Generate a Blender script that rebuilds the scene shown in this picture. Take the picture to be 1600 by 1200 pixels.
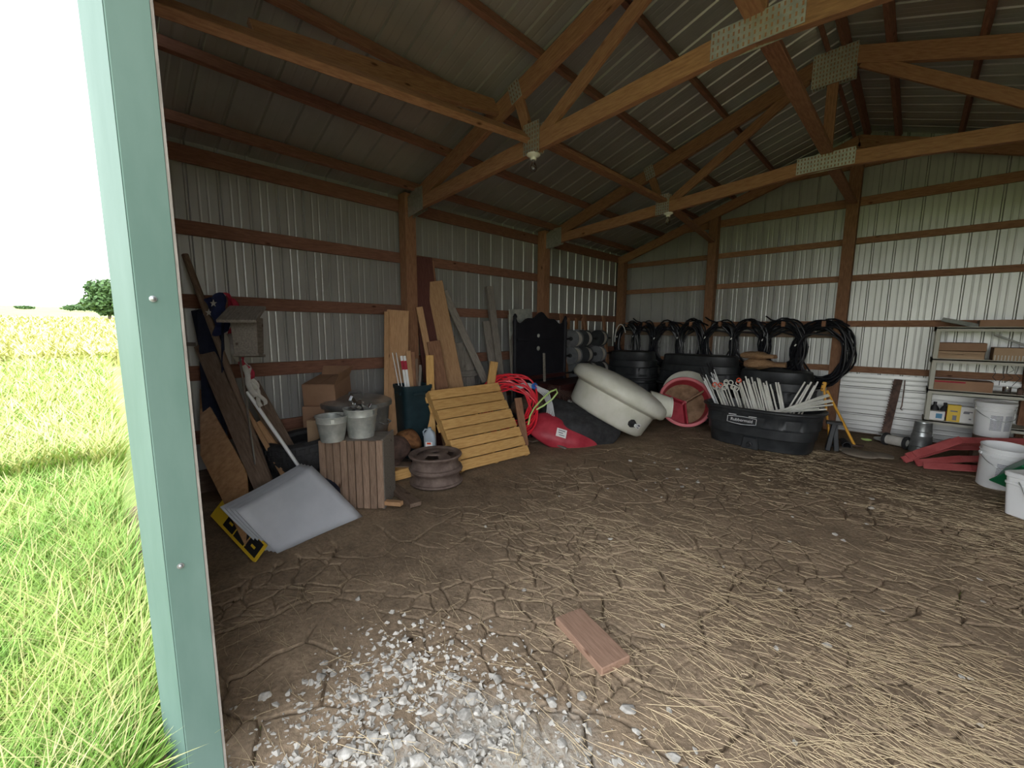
import bpy, bmesh, math, random
from mathutils import Matrix, Vector
V = Vector
random.seed(7)
scene = bpy.context.scene
for o in list(bpy.data.objects): bpy.data.objects.remove(o)
C = scene.collection

# ---------------------------------------------------------------- camera
CAM = V((4.39, -.23, 1.454)); YAW, PITCH, ROLL = (math.radians(a) for a in (-43.925, 7.555, .363)); FPX = 646.1
fwd = V((math.sin(YAW)*math.cos(PITCH), math.cos(YAW)*math.cos(PITCH), -math.sin(PITCH)))
rt0 = V((math.cos(YAW), -math.sin(YAW), 0)); up0 = rt0.cross(fwd)
crt = rt0*math.cos(ROLL) + up0*math.sin(ROLL); cup = -rt0*math.sin(ROLL) + up0*math.cos(ROLL)
cam = bpy.data.objects.new('camera', bpy.data.cameras.new('camera')); C.objects.link(cam)
cm = Matrix.Identity(4)
for i in range(3): cm[i][0], cm[i][1], cm[i][2], cm[i][3] = crt[i], cup[i], -fwd[i], CAM[i]
cam.matrix_world = cm
cam.data.sensor_width = 36; cam.data.lens = 36*FPX/1600; cam.data.clip_start = .02; cam.data.clip_end = 800
scene.camera = cam
# ---------------------------------------------------------------- sky: bright hazy overcast
w = bpy.data.worlds.new('sky'); scene.world = w; w.use_nodes = True
wn = w.node_tree.nodes; wl = w.node_tree.links
bg = wn['Background']; bg.inputs['Strength'].default_value = .9
tc = wn.new('ShaderNodeTexCoord'); sp = wn.new('ShaderNodeSeparateXYZ'); rp = wn.new('ShaderNodeValToRGB')
wl.new(tc.outputs['Generated'], sp.inputs[0]); wl.new(sp.outputs['Z'], rp.inputs[0]); wl.new(rp.outputs[0], bg.inputs['Color'])
rp.color_ramp.elements[0].position = 0.0; rp.color_ramp.elements[0].color = (.95, .96, .98, 1)
rp.color_ramp.elements[1].position = .9; rp.color_ramp.elements[1].color = (.80, .88, 1.0, 1)
sun = bpy.data.objects.new('hazy_sun_offscreen', bpy.data.lights.new('hazy_sun_offscreen', 'SUN')); C.objects.link(sun)
sun.data.energy = .7; sun.data.angle = math.radians(45); sun.data.color = (1, .96, .90)
sun.rotation_euler = V((.62, .30, .72)).to_track_quat('Z', 'Y').to_euler()
scene.view_settings.view_transform = 'Standard'; scene.view_settings.look = 'None'
scene.view_settings.exposure = 2.65; scene.view_settings.gamma = 1.0
scene.view_settings.use_curve_mapping = False

# where a measured picture point lies on a known plane of the barn (x=, y= or z= in metres)
def at(px, py, **k):
    d = fwd*FPX + crt*(px-800) - cup*(py-600)
    (a, v), = k.items(); i = 'xyz'.index(a); t = (v-CAM[i])/d[i]
    return CAM + d*t
def gnd(px, py, z=0): return at(px, py, z=z)

# ---------------------------------------------------------------- mesh helpers
class MB:
    def __init__(s): s.v = []; s.f = []
    def add(s, vs, fs, M=None):
        b = len(s.v); s.v += [tuple(M @ V(p)) if M else tuple(p) for p in vs]; s.f += [tuple(b+i for i in f) for f in fs]; return s
    def box(s, c, d, M=None, taper=(1, 1)):
        x, y, z = (a/2 for a in d); tx, ty = taper; vs = []
        for k in (-1, 1):
            sx, sy = (1, 1) if k < 0 else (tx, ty)
            for i, j in ((-1, -1), (1, -1), (1, 1), (-1, 1)): vs.append((c[0]+i*x*sx, c[1]+j*y*sy, c[2]+k*z))
        return s.add(vs, [(3, 2, 1, 0), (4, 5, 6, 7), (0, 1, 5, 4), (1, 2, 6, 5), (2, 3, 7, 6), (3, 0, 4, 7)], M)
    def loft(s, rings, caps=(True, True), close=True, M=None):
        n = len(rings[0]); vs = [p for r in rings for p in r]; fs = []
        for k in range(len(rings)-1):
            for i in range(n if close else n-1):
                j = (i+1) % n; fs.append((k*n+i, k*n+j, (k+1)*n+j, (k+1)*n+i))
        if caps[0]: fs.append(tuple(reversed(range(n))))
        if caps[1]: fs.append(tuple((len(rings)-1)*n+i for i in range(n)))
        return s.add(vs, fs, M)
    def lathe(s, prof, n=32, caps=(True, True), M=None, skip=None):
        rings = [[(r*math.cos(2*math.pi*i/n), r*math.sin(2*math.pi*i/n), z) for i in range(n)] for r, z in prof]
        if not skip: return s.loft(rings, caps, True, M)
        vs = [p for r in rings for p in r]; fs = []
        for k in range(len(rings)-1):
            for i in range(n):
                if (k, i) in skip: continue
                j = (i+1) % n; fs.append((k*n+i, k*n+j, (k+1)*n+j, (k+1)*n+i))
        return s.add(vs, fs, M)
    def tube(s, pts, r, n=8, closed=False, caps=True):
        pts = [V(p) for p in pts]; N = len(pts); rings = []
        rr = r if isinstance(r, (list, tuple)) else [r]*N
        t = (pts[1]-pts[0]).normalized(); a = t.orthogonal().normalized()
        for i in range(N):
            if closed: t = (pts[(i+1) % N]-pts[i-1]).normalized()
            else: t = (pts[min(i+1, N-1)]-pts[max(i-1, 0)]).normalized()
            a = (a - t*a.dot(t))
            a = a.normalized() if a.length > 1e-6 else t.orthogonal().normalized()
            b = t.cross(a)
            rings.append([tuple(pts[i]+(a*math.cos(2*math.pi*k/n)+b*math.sin(2*math.pi*k/n))*rr[i]) for k in range(n)])
        if closed: rings.append(rings[0]); return s.loft(rings, (False, False))
        return s.loft(rings, (caps, caps))
    def prism(s, poly, t, M=None):
        n = len(poly); vs = [(x, y, -t/2) for x, y in poly]+[(x, y, t/2) for x, y in poly]
        fs = [tuple(reversed(range(n))), tuple(range(n, 2*n))]+[(i, (i+1) % n, n+(i+1) % n, n+i) for i in range(n)]
        return s.add(vs, fs, M)
    def mesh(s, name='m', bevel=0, smooth=False):
        me = bpy.data.meshes.new(name); me.from_pydata(s.v, [], s.f)
        bm = bmesh.new(); bm.from_mesh(me)
        bmesh.ops.recalc_face_normals(bm, faces=bm.faces)
        if bevel: bmesh.ops.bevel(bm, geom=bm.edges[:], offset=bevel, segments=1, affect='EDGES', profile=.5)
        bm.to_mesh(me); bm.free()
        if smooth:
            for p in me.polygons: p.use_smooth = True
            me.set_sharp_from_angle(angle=math.radians(40))
        return me
MW = {}
def put(name, me, mat, parent=None, M=None, world=False):
    o = bpy.data.objects.new(name, me); C.objects.link(o)
    if mat and not me.materials: me.materials.append(mat)
    M = M or Matrix.Identity(4)
    if parent:
        pw = MW[parent.name]; o.parent = parent
        if world: MW[o.name] = M; M = pw.inverted() @ M
        else: MW[o.name] = pw @ M
    else: MW[o.name] = M
    o.matrix_basis = M
    return o
def tag(o, label=None, cat=None, group=None, kind=None):
    if label: o['label'] = label
    if cat: o['category'] = cat
    if group: o['group'] = group
    if kind: o['kind'] = kind
    return o
def thing(name, label=None, cat=None, M=None, group=None, kind=None):
    if M is not None and not isinstance(M, Matrix): M = Matrix.Translation(V(M))
    o = bpy.data.objects.new(name, None); C.objects.link(o); o.empty_display_size = .1
    M = M or Matrix.Identity(4); o.matrix_basis = M; MW[o.name] = M
    return tag(o, label, cat, group, kind)
def build(name, mb, mat, parent=None, M=None, world=False, bevel=0, smooth=False):
    return put(name, mb.mesh(name, bevel, smooth), mat, parent, M, world)
def frame(p0, d, nrm):
    X = V(d).normalized(); Z = V(nrm) - X*V(nrm).dot(X)
    Z = Z.normalized() if Z.length > 1e-5 else X.orthogonal().normalized(); Y = Z.cross(X)
    M = Matrix.Identity(4)
    for i in range(3): M[i][0], M[i][1], M[i][2], M[i][3] = X[i], Y[i], Z[i], p0[i]
    return M
def board(name, p0, p1, w, t, mat, nrm=(0, 0, 1), parent=None, bevel=.003):
    """a board from p0 to p1, its wide face towards nrm; local X runs along the grain"""
    p0, p1 = V(p0), V(p1); L = (p1-p0).length
    return build(name, MB().box((L/2, 0, 0), (L, w, t)), mat, parent, frame(p0, p1-p0, nrm), True, bevel)
def T(x, y, z): return Matrix.Translation(V((x, y, z)))
def Rz(a): return Matrix.Rotation(math.radians(a), 4, 'Z')
def Rx(a): return Matrix.Rotation(math.radians(a), 4, 'X')
def Ry(a): return Matrix.Rotation(math.radians(a), 4, 'Y')
def copy_tree(o, M, label=None, group=None):
    def cp(a, parent):
        c = a.copy(); C.objects.link(c); c.parent = parent
        for ch in a.children: cp(ch, c)
        return c
    c = cp(o, None); c.matrix_basis = M; MW[c.name] = M
    return tag(c, label, None, group)

# ---------------------------------------------------------------- materials
def mat(name, col, rough=.7, metal=0, spec=.5):
    m = bpy.data.materials.new(name); m.use_nodes = True; b = m.node_tree.nodes['Principled BSDF']
    b.inputs['Base Color'].default_value = (*col, 1); b.inputs['Roughness'].default_value = rough
    b.inputs['Metallic'].default_value = metal; b.inputs['Specular IOR Level'].default_value = spec
    return m
def nt(m): return m.node_tree.nodes, m.node_tree.links, m.node_tree.nodes['Principled BSDF']
def noisy(name, c0, c1, scale=8, rough=.7, metal=0, stretch=(1, 1, 1), bump=.0, detail=6, lo=.35, hi=.65, spec=.4, tint=0, bscale=None, coords='Object'):
    """two colours mixed by noise, with fine relief and an optional tint that differs from thing to thing"""
    m = mat(name, c0, rough, metal, spec); N, L, b = nt(m)
    tc = N.new('ShaderNodeTexCoord'); mp = N.new('ShaderNodeMapping'); mp.inputs['Scale'].default_value = stretch
    oi = N.new('ShaderNodeObjectInfo'); ad = N.new('ShaderNodeVectorMath'); ad.operation = 'ADD'
    sc = N.new('ShaderNodeVectorMath'); sc.operation = 'SCALE'; sc.inputs['Scale'].default_value = 37 if coords == 'Object' else 0
    cb = N.new('ShaderNodeCombineXYZ')
    for i in range(3): L.new(oi.outputs['Random'], cb.inputs[i])
    L.new(cb.outputs[0], sc.inputs[0]); L.new(tc.outputs[coords], mp.inputs[0]); L.new(mp.outputs[0], ad.inputs[0]); L.new(sc.outputs[0], ad.inputs[1])
    n = N.new('ShaderNodeTexNoise'); n.inputs['Scale'].default_value = scale; n.inputs['Detail'].default_value = detail; n.inputs['Roughness'].default_value = .6
    L.new(ad.outputs[0], n.inputs['Vector'])
    r = N.new('ShaderNodeValToRGB'); r.color_ramp.elements[0].position = lo; r.color_ramp.elements[1].position = hi
    r.color_ramp.elements[0].color = (*c0, 1); r.color_ramp.elements[1].color = (*c1, 1)
    L.new(n.outputs['Fac'], r.inputs[0]); out = r.outputs[0]
    if tint:
        hs = N.new('ShaderNodeHueSaturation'); mr = N.new('ShaderNodeMapRange')
        mr.inputs['To Min'].default_value = 1-tint; mr.inputs['To Max'].default_value = 1+tint
        L.new(oi.outputs['Random'], mr.inputs[0]); L.new(mr.outputs[0], hs.inputs['Value']); L.new(out, hs.inputs['Color']); out = hs.outputs[0]
    L.new(out, b.inputs['Base Color'])
    if bump:
        bp = N.new('ShaderNodeBump'); bp.inputs['Strength'].default_value = bump; bp.inputs['Distance'].default_value = .01
        if bscale:
            n2 = N.new('ShaderNodeTexNoise'); n2.inputs['Scale'].default_value = bscale; n2.inputs['Detail'].default_value = 5; L.new(ad.outputs[0], n2.inputs['Vector']); L.new(n2.outputs['Fac'], bp.inputs['Height'])
        else: L.new(n.outputs['Fac'], bp.inputs['Height'])
        L.new(bp.outputs[0], b.inputs['Normal'])
    return m
def wood(name, c0, c1, tint=.12, scale=9, rough=.75, knots=True):
    m = noisy(name, c0, c1, scale, rough, 0, (1.2, 9, 9), .25, 8, .3, .72, .25, tint)
    if knots:
        N, L, b = nt(m); tc = N.new('ShaderNodeTexCoord'); mp = N.new('ShaderNodeMapping'); mp.inputs['Scale'].default_value = (1.3, 3, 3)
        oi = N.new('ShaderNodeObjectInfo'); ad = N.new('ShaderNodeVectorMath'); ad.operation = 'ADD'
        vo = N.new('ShaderNodeTexVoronoi'); vo.inputs['Scale'].default_value = 2.2
        L.new(tc.outputs['Object'], mp.inputs[0]); L.new(mp.outputs[0], ad.inputs[0]); L.new(oi.outputs['Random'], ad.inputs[1]); L.new(ad.outputs[0], vo.inputs['Vector'])
        r = N.new('ShaderNodeValToRGB'); r.color_ramp.elements[0].position = .04; r.color_ramp.elements[1].position = .1
        r.color_ramp.elements[0].color = (.3, .22, .18, 1); r.color_ramp.elements[1].color = (1, 1, 1, 1)
        L.new(vo.outputs['Distance'], r.inputs[0])
        mx = N.new('ShaderNodeMix'); mx.data_type = 'RGBA'; mx.blend_type = 'MULTIPLY'; mx.inputs['Factor'].default_value = 1
        src = b.inputs['Base Color'].links[0].from_socket
        L.new(src, mx.inputs[6]); L.new(r.outputs[0], mx.inputs[7]); L.new(mx.outputs[2], b.inputs['Base Color'])
    return m
M_ = {}
M_['lumber'] = wood('red_brown_framing_lumber', (.20, .095, .055), (.36, .19, .105), .15)
M_['girt'] = wood('reddish_girt_lumber', (.165, .075, .052), (.27, .135, .088), .12)
M_['panel'] = noisy('white_painted_steel', (.37, .37, .353), (.43, .43, .41), 2.5, .40, .5, (1, 1, 1), 0, 4, .3, .7, .5)
M_['plate'] = noisy('galvanised_truss_plate', (.38, .39, .37), (.55, .56, .53), 30, .4, .7)
M_['green'] = noisy('green_painted_trim', (.10, .165, .135), (.13, .20, .168), 5, .6, 0, (1, 1, .3), .02, 6, .35, .65, .15)
M_['zinc'] = noisy('galvanised_steel', (.32, .34, .34), (.52, .54, .53), 9, .34, .75, (1, 1, 1), .03)
M_['zincold'] = noisy('dull_galvanised_steel', (.36, .38, .35), (.56, .57, .52), 12, .5, .35, (1, 1, 1), .05)
M_['blackplastic'] = noisy('black_stock_tank_plastic', (.018, .02, .022), (.04, .043, .045), 6, .45, 0, (1, 1, 1), .05)
M_['blackpipe'] = mat('black_polyethylene_pipe', (.008, .009, .013), .38)
M_['black'] = mat('flat_black', (.012, .012, .014), .6)
M_['rubber'] = noisy('black_rubber', (.018, .018, .019), (.04, .04, .042), 14, .75, 0, (1, 1, 1), .15)
M_['whiteplastic'] = mat('white_plastic', (.78, .79, .78), .4)
M_['poly'] = noisy('milky_polyethylene', (.60, .60, .49), (.74, .73, .64), 3.5, .42, 0, (1, 1, 1), .02)
M_['redplastic'] = noisy('dusty_red_plastic', (.33, .018, .035), (.48, .05, .07), 7, .5)
M_['pink'] = mat('worn_pink_red_plastic', (.70, .19, .21), .5)
M_['dirtcrust'] = noisy('dried_feed_crust', (.17, .10, .055), (.32, .20, .12), 9, .9, 0, (1, 1, 1), .3)
M_['redtube'] = mat('red_pex_tubing', (.75, .025, .045), .3)
M_['bluetube'] = mat('blue_pex_tubing', (.03, .16, .60), .3)
M_['limehose'] = mat('lime_hose', (.48, .66, .22), .4)
M_['clear'] = mat('grey_vinyl_tubing', (.42, .44, .44), .3)
M_['pallet'] = wood('new_yellow_pine', (.50, .27, .085), (.70, .44, .17), .1, 7)
M_['tan'] = wood('tan_plank', (.36, .20, .10), (.52, .32, .17), .12)
M_['grey'] = wood('weathered_grey_board', (.16, .14, .12), (.30, .27, .235), .15)
M_['brownold'] = wood('old_brown_board', (.12, .08, .055), (.23, .165, .12), .15)
M_['darkred'] = wood('dark_red_painted_board', (.085, .03, .025), (.13, .05, .04), .05, knots=False)
M_['ply'] = noisy('plywood', (.36, .19, .085), (.52, .31, .155), 5, .7, 0, (6, 1.2, 6), .05, 7)
M_['rust'] = noisy('rusty_cast_iron', (.07, .045, .038), (.17, .105, .08), 14, .85, .2, (1, 1, 1), .3)
M_['rustorange'] = noisy('orange_rust', (.12, .05, .02), (.28, .13, .05), 18, .9, 0, (1, 1, 1), .5)
M_['rim'] = noisy('rusty_wheel_steel', (.12, .085, .07), (.24, .18, .15), 10, .75, .3, (1, 1, 1), .1)
M_['card'] = noisy('brown_cardboard', (.30, .17, .10), (.38, .225, .14), 4, .85, 0, (1, 1, 1), .03, tint=.1)
M_['cardlight'] = noisy('light_cardboard', (.40, .27, .16), (.48, .33, .21), 4, .85, tint=.08)
M_['navy'] = noisy('navy_cloth', (.008, .012, .03), (.02, .026, .05), 9, .95, 0, (1, 1, 1), .3)
M_['ebony'] = noisy('near_black_furniture', (.010, .010, .014), (.016, .016, .022), 6, .6, spec=.3)
M_['mahogany'] = noisy('dark_mahogany', (.03, .008, .008), (.055, .015, .013), 6, .5, 0, (1, 8, 8))
M_['flagblue'] = noisy('flag_blue_cloth', (.012, .018, .06), (.02, .03, .09), 10, .9)
M_['flagred'] = noisy('flag_red_cloth', (.34, .02, .04), (.46, .04, .07), 10, .9)
M_['cloth'] = noisy('off_white_cloth', (.48, .46, .41), (.62, .60, .55), 10, .9)
M_['binblue'] = noisy('dark_teal_bin_plastic', (.010, .028, .036), (.018, .042, .052), 8, .5)
M_['sheetwhite'] = noisy('white_plastic_sheet', (.44, .46, .49), (.54, .56, .59), 2.5, .5, 0, (1, 1, 1), .0)
M_['yellow'] = mat('yellow_print', (.75, .50, .03), .5)
M_['safety'] = mat('orange_yellow_handle', (.80, .40, .04), .5)
M_['jug'] = mat('translucent_blue_grey_jug', (.36, .42, .47), .35)
M_['beige'] = mat('beige_resin_shelving', (.44, .43, .35), .55)
M_['redpaint'] = noisy('faded_red_paint', (.34, .06, .06), (.46, .11, .105), 8, .55, 0, (1, 1, 1), .03)
M_['greenplastic'] = mat('green_plastic', (.012, .19, .075), .4)
M_['greygreen'] = mat('grey_green_plastic', (.15, .19, .15), .5)
M_['paper'] = mat('white_paper_label', (.80, .79, .76), .7)
M_['orange'] = mat('orange_red_plastic', (.75, .09, .03), .45)
M_['fencewhite'] = noisy('dusty_white_fence_post', (.58, .57, .50), (.74, .73, .67), 9, .6, tint=.06)
M_['chrome'] = mat('bright_metal', (.75, .76, .78), .2, 1)
M_['brown'] = noisy('splintered_brown_wood', (.22, .12, .06), (.42, .26, .14), 12, .85, 0, (1.5, 8, 8), .5)
M_['porcelain'] = mat('white_porcelain', (.80, .79, .74), .25)
M_['printblue'] = mat('blue_print', (.05, .22, .38), .5)
M_['printgrey'] = mat('grey_print', (.20, .20, .22), .6)
M_['stone'] = noisy('flat_grey_stone', (.20, .165, .125), (.28, .235, .18), 6, .9, 0, (1, 1, 1), .2)
M_['gravel'] = noisy('pale_limestone', (.25, .23, .195), (.44, .41, .36), 1.2, .9, 0, (1, 1, 1), .2, tint=.22)
M_['straw'] = noisy('dry_straw', (.36, .27, .15), (.62, .50, .31), .8, .8, tint=0, coords='Generated')
M_['label'] = mat('printed_label', (.62, .63, .66), .5)
_N, _L, _b = nt(M_['label']); _t = _N.new('ShaderNodeTexCoord'); _w = _N.new('ShaderNodeTexWave'); _w.bands_direction = 'Z'; _w.inputs['Scale'].default_value = 22; _w.inputs['Distortion'].default_value = 2; _w.inputs['Detail Scale'].default_value = 12
_r = _N.new('ShaderNodeValToRGB'); _r.color_ramp.elements[0].color = (.16, .17, .2, 1); _r.color_ramp.elements[1].color = (.72, .73, .75, 1); _r.color_ramp.elements[0].position = .3; _r.color_ramp.elements[1].position = .55
_L.new(_t.outputs['Object'], _w.inputs[0]); _L.new(_w.outputs[0], _r.inputs[0]); _L.new(_r.outputs[0], _b.inputs['Base Color'])
gl = bpy.data.materials.new('bulb_glass'); gl.use_nodes = True; b_ = gl.node_tree.nodes['Principled BSDF']
b_.inputs['Transmission Weight'].default_value = 1; b_.inputs['Roughness'].default_value = .05; b_.inputs['IOR'].default_value = 1.3; M_['glass'] = gl

# cracked dirt
def dirt():
    m = mat('cracked_dry_dirt', (.2, .14, .1), .95, 0, .15); N, L, b = nt(m)
    tc = N.new('ShaderNodeTexCoord')
    def noise(s, d=6, src=None):
        n = N.new('ShaderNodeTexNoise'); n.inputs['Scale'].default_value = s; n.inputs['Detail'].default_value = d; n.inputs['Roughness'].default_value = .62
        L.new(src or tc.outputs['Object'], n.inputs['Vector']); return n
    def ramp(src, a, b_, ca, cb):
        r = N.new('ShaderNodeValToRGB'); r.color_ramp.elements[0].position = a; r.color_ramp.elements[1].position = b_
        r.color_ramp.elements[0].color = (*ca, 1); r.color_ramp.elements[1].color = (*cb, 1); L.new(src, r.inputs[0]); return r
    def mix(kind, f, a, b_):
        x = N.new('ShaderNodeMix'); x.data_type = 'RGBA'; x.blend_type = kind
        if isinstance(f, float): x.inputs['Factor'].default_value = f
        else: L.new(f, x.inputs['Factor'])
        L.new(a, x.inputs[6]); L.new(b_, x.inputs[7]); return x.outputs[2]
    big = noise(.7, 5); mid = noise(5, 8); fine = noise(45, 8)
    base = ramp(big.outputs['Fac'], .35, .65, (.225, .165, .11), (.315, .235, .158)).outputs[0]
    base = mix('MULTIPLY', .75, base, ramp(mid.outputs['Fac'], .3, .7, (.62, .60, .57), (1.25, 1.22, 1.18)).outputs[0])
    base = mix('MULTIPLY', .7, base, ramp(fine.outputs['Fac'], .3, .7, (.6, .6, .6), (1.3, 1.3, 1.3)).outputs[0])
    # pale limestone dust trodden in at the opening
    dv = N.new('ShaderNodeVectorMath'); dv.operation = 'DISTANCE'; dv.inputs[1].default_value = (3.75, .35, 0); L.new(tc.outputs['Object'], dv.inputs[0])
    da = N.new('ShaderNodeMath'); da.operation = 'MULTIPLY_ADD'; da.inputs[1].default_value = .7; L.new(noise(3.5, 6).outputs['Fac'], da.inputs[0]); L.new(dv.outputs['Value'], da.inputs[2])
    dr = ramp(da.outputs[0], .75, 1.25, (.85, .85, .85), (0, 0, 0)); sp_ = ramp(noise(60, 4).outputs['Fac'], .35, .55, (.25, .25, .25), (1, 1, 1))
    dm = N.new('ShaderNodeMath'); dm.operation = 'MULTIPLY'; L.new(dr.outputs[0], dm.inputs[0]); L.new(sp_.outputs[0], dm.inputs[1])
    du = N.new('ShaderNodeRGB'); du.outputs[0].default_value = (.45, .415, .35, 1)
    base = mix('MIX', dm.outputs[0], base, du.outputs[0]); L.new(base, b.inputs['Base Color'])
    h2 = N.new('ShaderNodeMath'); h2.operation = 'MULTIPLY_ADD'; h2.inputs[1].default_value = .35; L.new(fine.outputs['Fac'], h2.inputs[0]); L.new(mid.outputs['Fac'], h2.inputs[2])
    bp = N.new('ShaderNodeBump'); bp.inputs['Strength'].default_value = .7; bp.inputs['Distance'].default_value = .03; L.new(h2.outputs[0], bp.inputs['Height']); L.new(bp.outputs[0], b.inputs['Normal'])
    return m
M_['dirt'] = dirt()
M_['meadow'] = noisy('meadow_soil_and_thatch', (.13, .19, .04), (.30, .34, .10), .6, .95, 0, (1, 1, 1), .3)
def grassmat(name, c0, c1):
    m = noisy(name, c0, c1, 1.5, .6, 0, (1, 1, 1), 0, 4, .35, .65, .3)
    b = m.node_tree.nodes['Principled BSDF']; b.inputs['Subsurface Weight'].default_value = 0
    return m
M_['grass'] = grassmat('green_grass_blades', (.14, .30, .035), (.36, .50, .11))
M_['drygrass'] = grassmat('straw_coloured_grass', (.40, .40, .12), (.55, .52, .22))
M_['leaf'] = noisy('leaf_green', (.035, .075, .02), (.08, .15, .045), 3, .7)
M_['bark'] = noisy('bark', (.06, .045, .03), (.12, .09, .07), 9, .9)

# ================================================================ THE BARN
XR, YB, XM = 7.22, 7.5, 3.61          # right wall, back wall, ridge line
SL = .34; EAVE = 2.87                 # roof slope, top of the truss chords at the left wall
def chord_top(x): return EAVE + SL*(x if x <= XM else XR-x)
PITCH9 = .2286
def panel(w, L, top=None):
    """ribbed steel sheet: x across, z along, ribs pressed outwards (+y)"""
    xs = [(0, 0)]; k = 0
    while k*PITCH9 < w-1e-6:
        x = k*PITCH9
        for dx, d in ((.012, 0), (.022, .014), (.034, .014), (.044, 0), (.098, 0), (.106, .0018), (.112, .0018), (.120, 0), (.160, 0), (.168, .0018), (.174, .0018), (.182, 0)):
            if x+dx < w-.002: xs.append((x+dx, d))
        k += 1
    xs.append((w, 0)); m = MB(); n = len(xs)
    vs = [(x, d, 0) for x, d in xs]+[(x, d, top(x) if top else L) for x, d in xs]
    return m.add(vs, [(i, i+1, n+i+1, n+i) for i in range(n-1)])
def sheet_row(parent, n, mfun, L, top=None, w=.9144, total=None):
    shared = {}
    for i in range(n):
        ww = min(w, total-i*w) if total else w
        key = round(ww, 3)
        if top: me = panel(ww, L, lambda x, i=i: top(i*w+x)).mesh('wall_panel')
        else:
            if key not in shared: shared[key] = panel(ww, L).mesh('wall_panel')
            me = shared[key]
        put('wall_panel', me, M_['panel'], parent, mfun(i*w))
def axes(X, Y, Z, p):
    M = Matrix.Identity(4)
    for i in range(3): M[i][0], M[i][1], M[i][2], M[i][3] = X[i], Y[i], Z[i], p[i]
    return M
# left wall
WL = thing('wall_left', kind='structure')
sheet_row(WL, 9, lambda d: axes((0, 1, 0), (-1, 0, 0), (0, 0, 1), (-.04, d, -.1)), 3.1, total=7.55)
for z, h in ((2.85, .13), (2.27, .115), (1.67, .115), (1.06, .125), (.5, .115)):
    for a, b in ((0, 2.5), (2.5, 4.96), (4.96, 7.5)): board('girt', (-.019, a, z), (-.019, b, z), h, .038, M_['girt'], (1, 0, 0), WL)
board('skirt_board', (-.019, 0, .05), (-.019, 7.5, .05), .3, .038, M_['brownold'], (1, 0, 0), WL)
for y in (.27, 2.5, 4.96): board('post', (.07, y, 0), (.07, y, 2.97), .14, .14, M_['lumber'], (1, 0, 0), WL)
# back wall
WB = thing('wall_back', kind='structure')
sheet_row(WB, 8, lambda d: axes((1, 0, 0), (0, 1, 0), (0, 0, 1), (d-.05, YB+.04, -.1)), 0, lambda x: chord_top(min(max(x-.05, 0), XR))+.22, total=XR+.1)
for z, h in ((3.252, .115), (2.718, .085), (2.205, .085), (1.561, .085), (.912, .085), (3.75, .085)):
    x0 = max(0, (z-EAVE)/SL)
    xs = [x0]+[x for x in (1.78, 3.61, 5.44) if x > x0]+[XR-x0]
    for a, b in zip(xs[:-1], xs[1:]): board('girt', (a, YB+.019, z), (b, YB+.019, z), h, .038, M_['lumber'], (0, -1, 0), WB)
board('skirt_board', (0, YB+.019, .0), (XR, YB+.019, .0), .3, .038, M_['brownold'], (0, -1, 0), WB)
for x in (.07, 1.78, 3.61, 5.44, XR-.07): board('post', (x, YB-.07, 0), (x, YB-.07, min(chord_top(x), chord_top(x))), .14, .14, M_['lumber'], (0, -1, 0), WB)
board('peg_rail', (.1, YB-.02, 1.40), (3.58, YB-.02, 1.40), .09, .038, M_['brownold'], (0, -1, 0), WB)
PEGS = (.31, .67, 1.12, 1.55, 2.03, 2.47, 2.94, 3.44)
for x in PEGS: board('peg', (x, YB-.005, 1.52), (x, YB-.27, 1.56), .05, .08, M_['lumber'], (0, 0, 1), WB)
# right wall, closed
WR = thing('wall_right', kind='structure')
sheet_row(WR, 9, lambda d: axes((0, -1, 0), (1, 0, 0), (0, 0, 1), (XR+.04, 7.55-d, -.1)), 3.1, total=7.55)
for z in (2.27, 1.67, 1.06, .5): board('girt', (XR+.019, 0, z), (XR+.019, 7.5, z), .115, .038, M_['girt'], (-1, 0, 0), WR)
board('girt', (XR+.019, 0, 2.85), (XR+.019, 7.5, 2.85), .18, .038, M_['girt'], (-1, 0, 0), WR)
for y in (.07, 2.5, 4.96): board('post', (XR-.07, y, 0), (XR-.07, y, 2.97), .14, .14, M_['lumber'], (1, 0, 0), WR)
# front wall: closed bay at the left, wide opening, gable above
WF = thing('wall_front', kind='structure')
JX, HEAD = 2.95, 3.0
sheet_row(WF, 3, lambda d: axes((-1, 0, 0), (0, -1, 0), (0, 0, 1), (2.72-d, .0, -.1)), 3.08, total=2.72)
gable = panel(XR, 0, lambda x: chord_top(x)+.06)
for i, v in enumerate(gable.v):
    if v[2] == 0: gable.v[i] = (v[0], v[1], HEAD if v[0] > 2.72 else 2.95)
build('gable_panel', gable, M_['panel'], WF, T(0, 0, 0))
board('header', (2.8, .03, HEAD+.1), (XR, .03, HEAD+.1), .24, .09, M_['lumber'], (0, 1, 0), WF)
for z in (2.27, 1.67, 1.06, .5): board('girt', (.05, .03, z), (2.15, .03, z), .115, .038, M_['girt'], (0, 1, 0), WF)
board('jamb_post', (2.865, -.072, 0), (2.865, -.072, 3.0), .11, .07, M_['lumber'], (0, 1, 0), WF)
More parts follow.
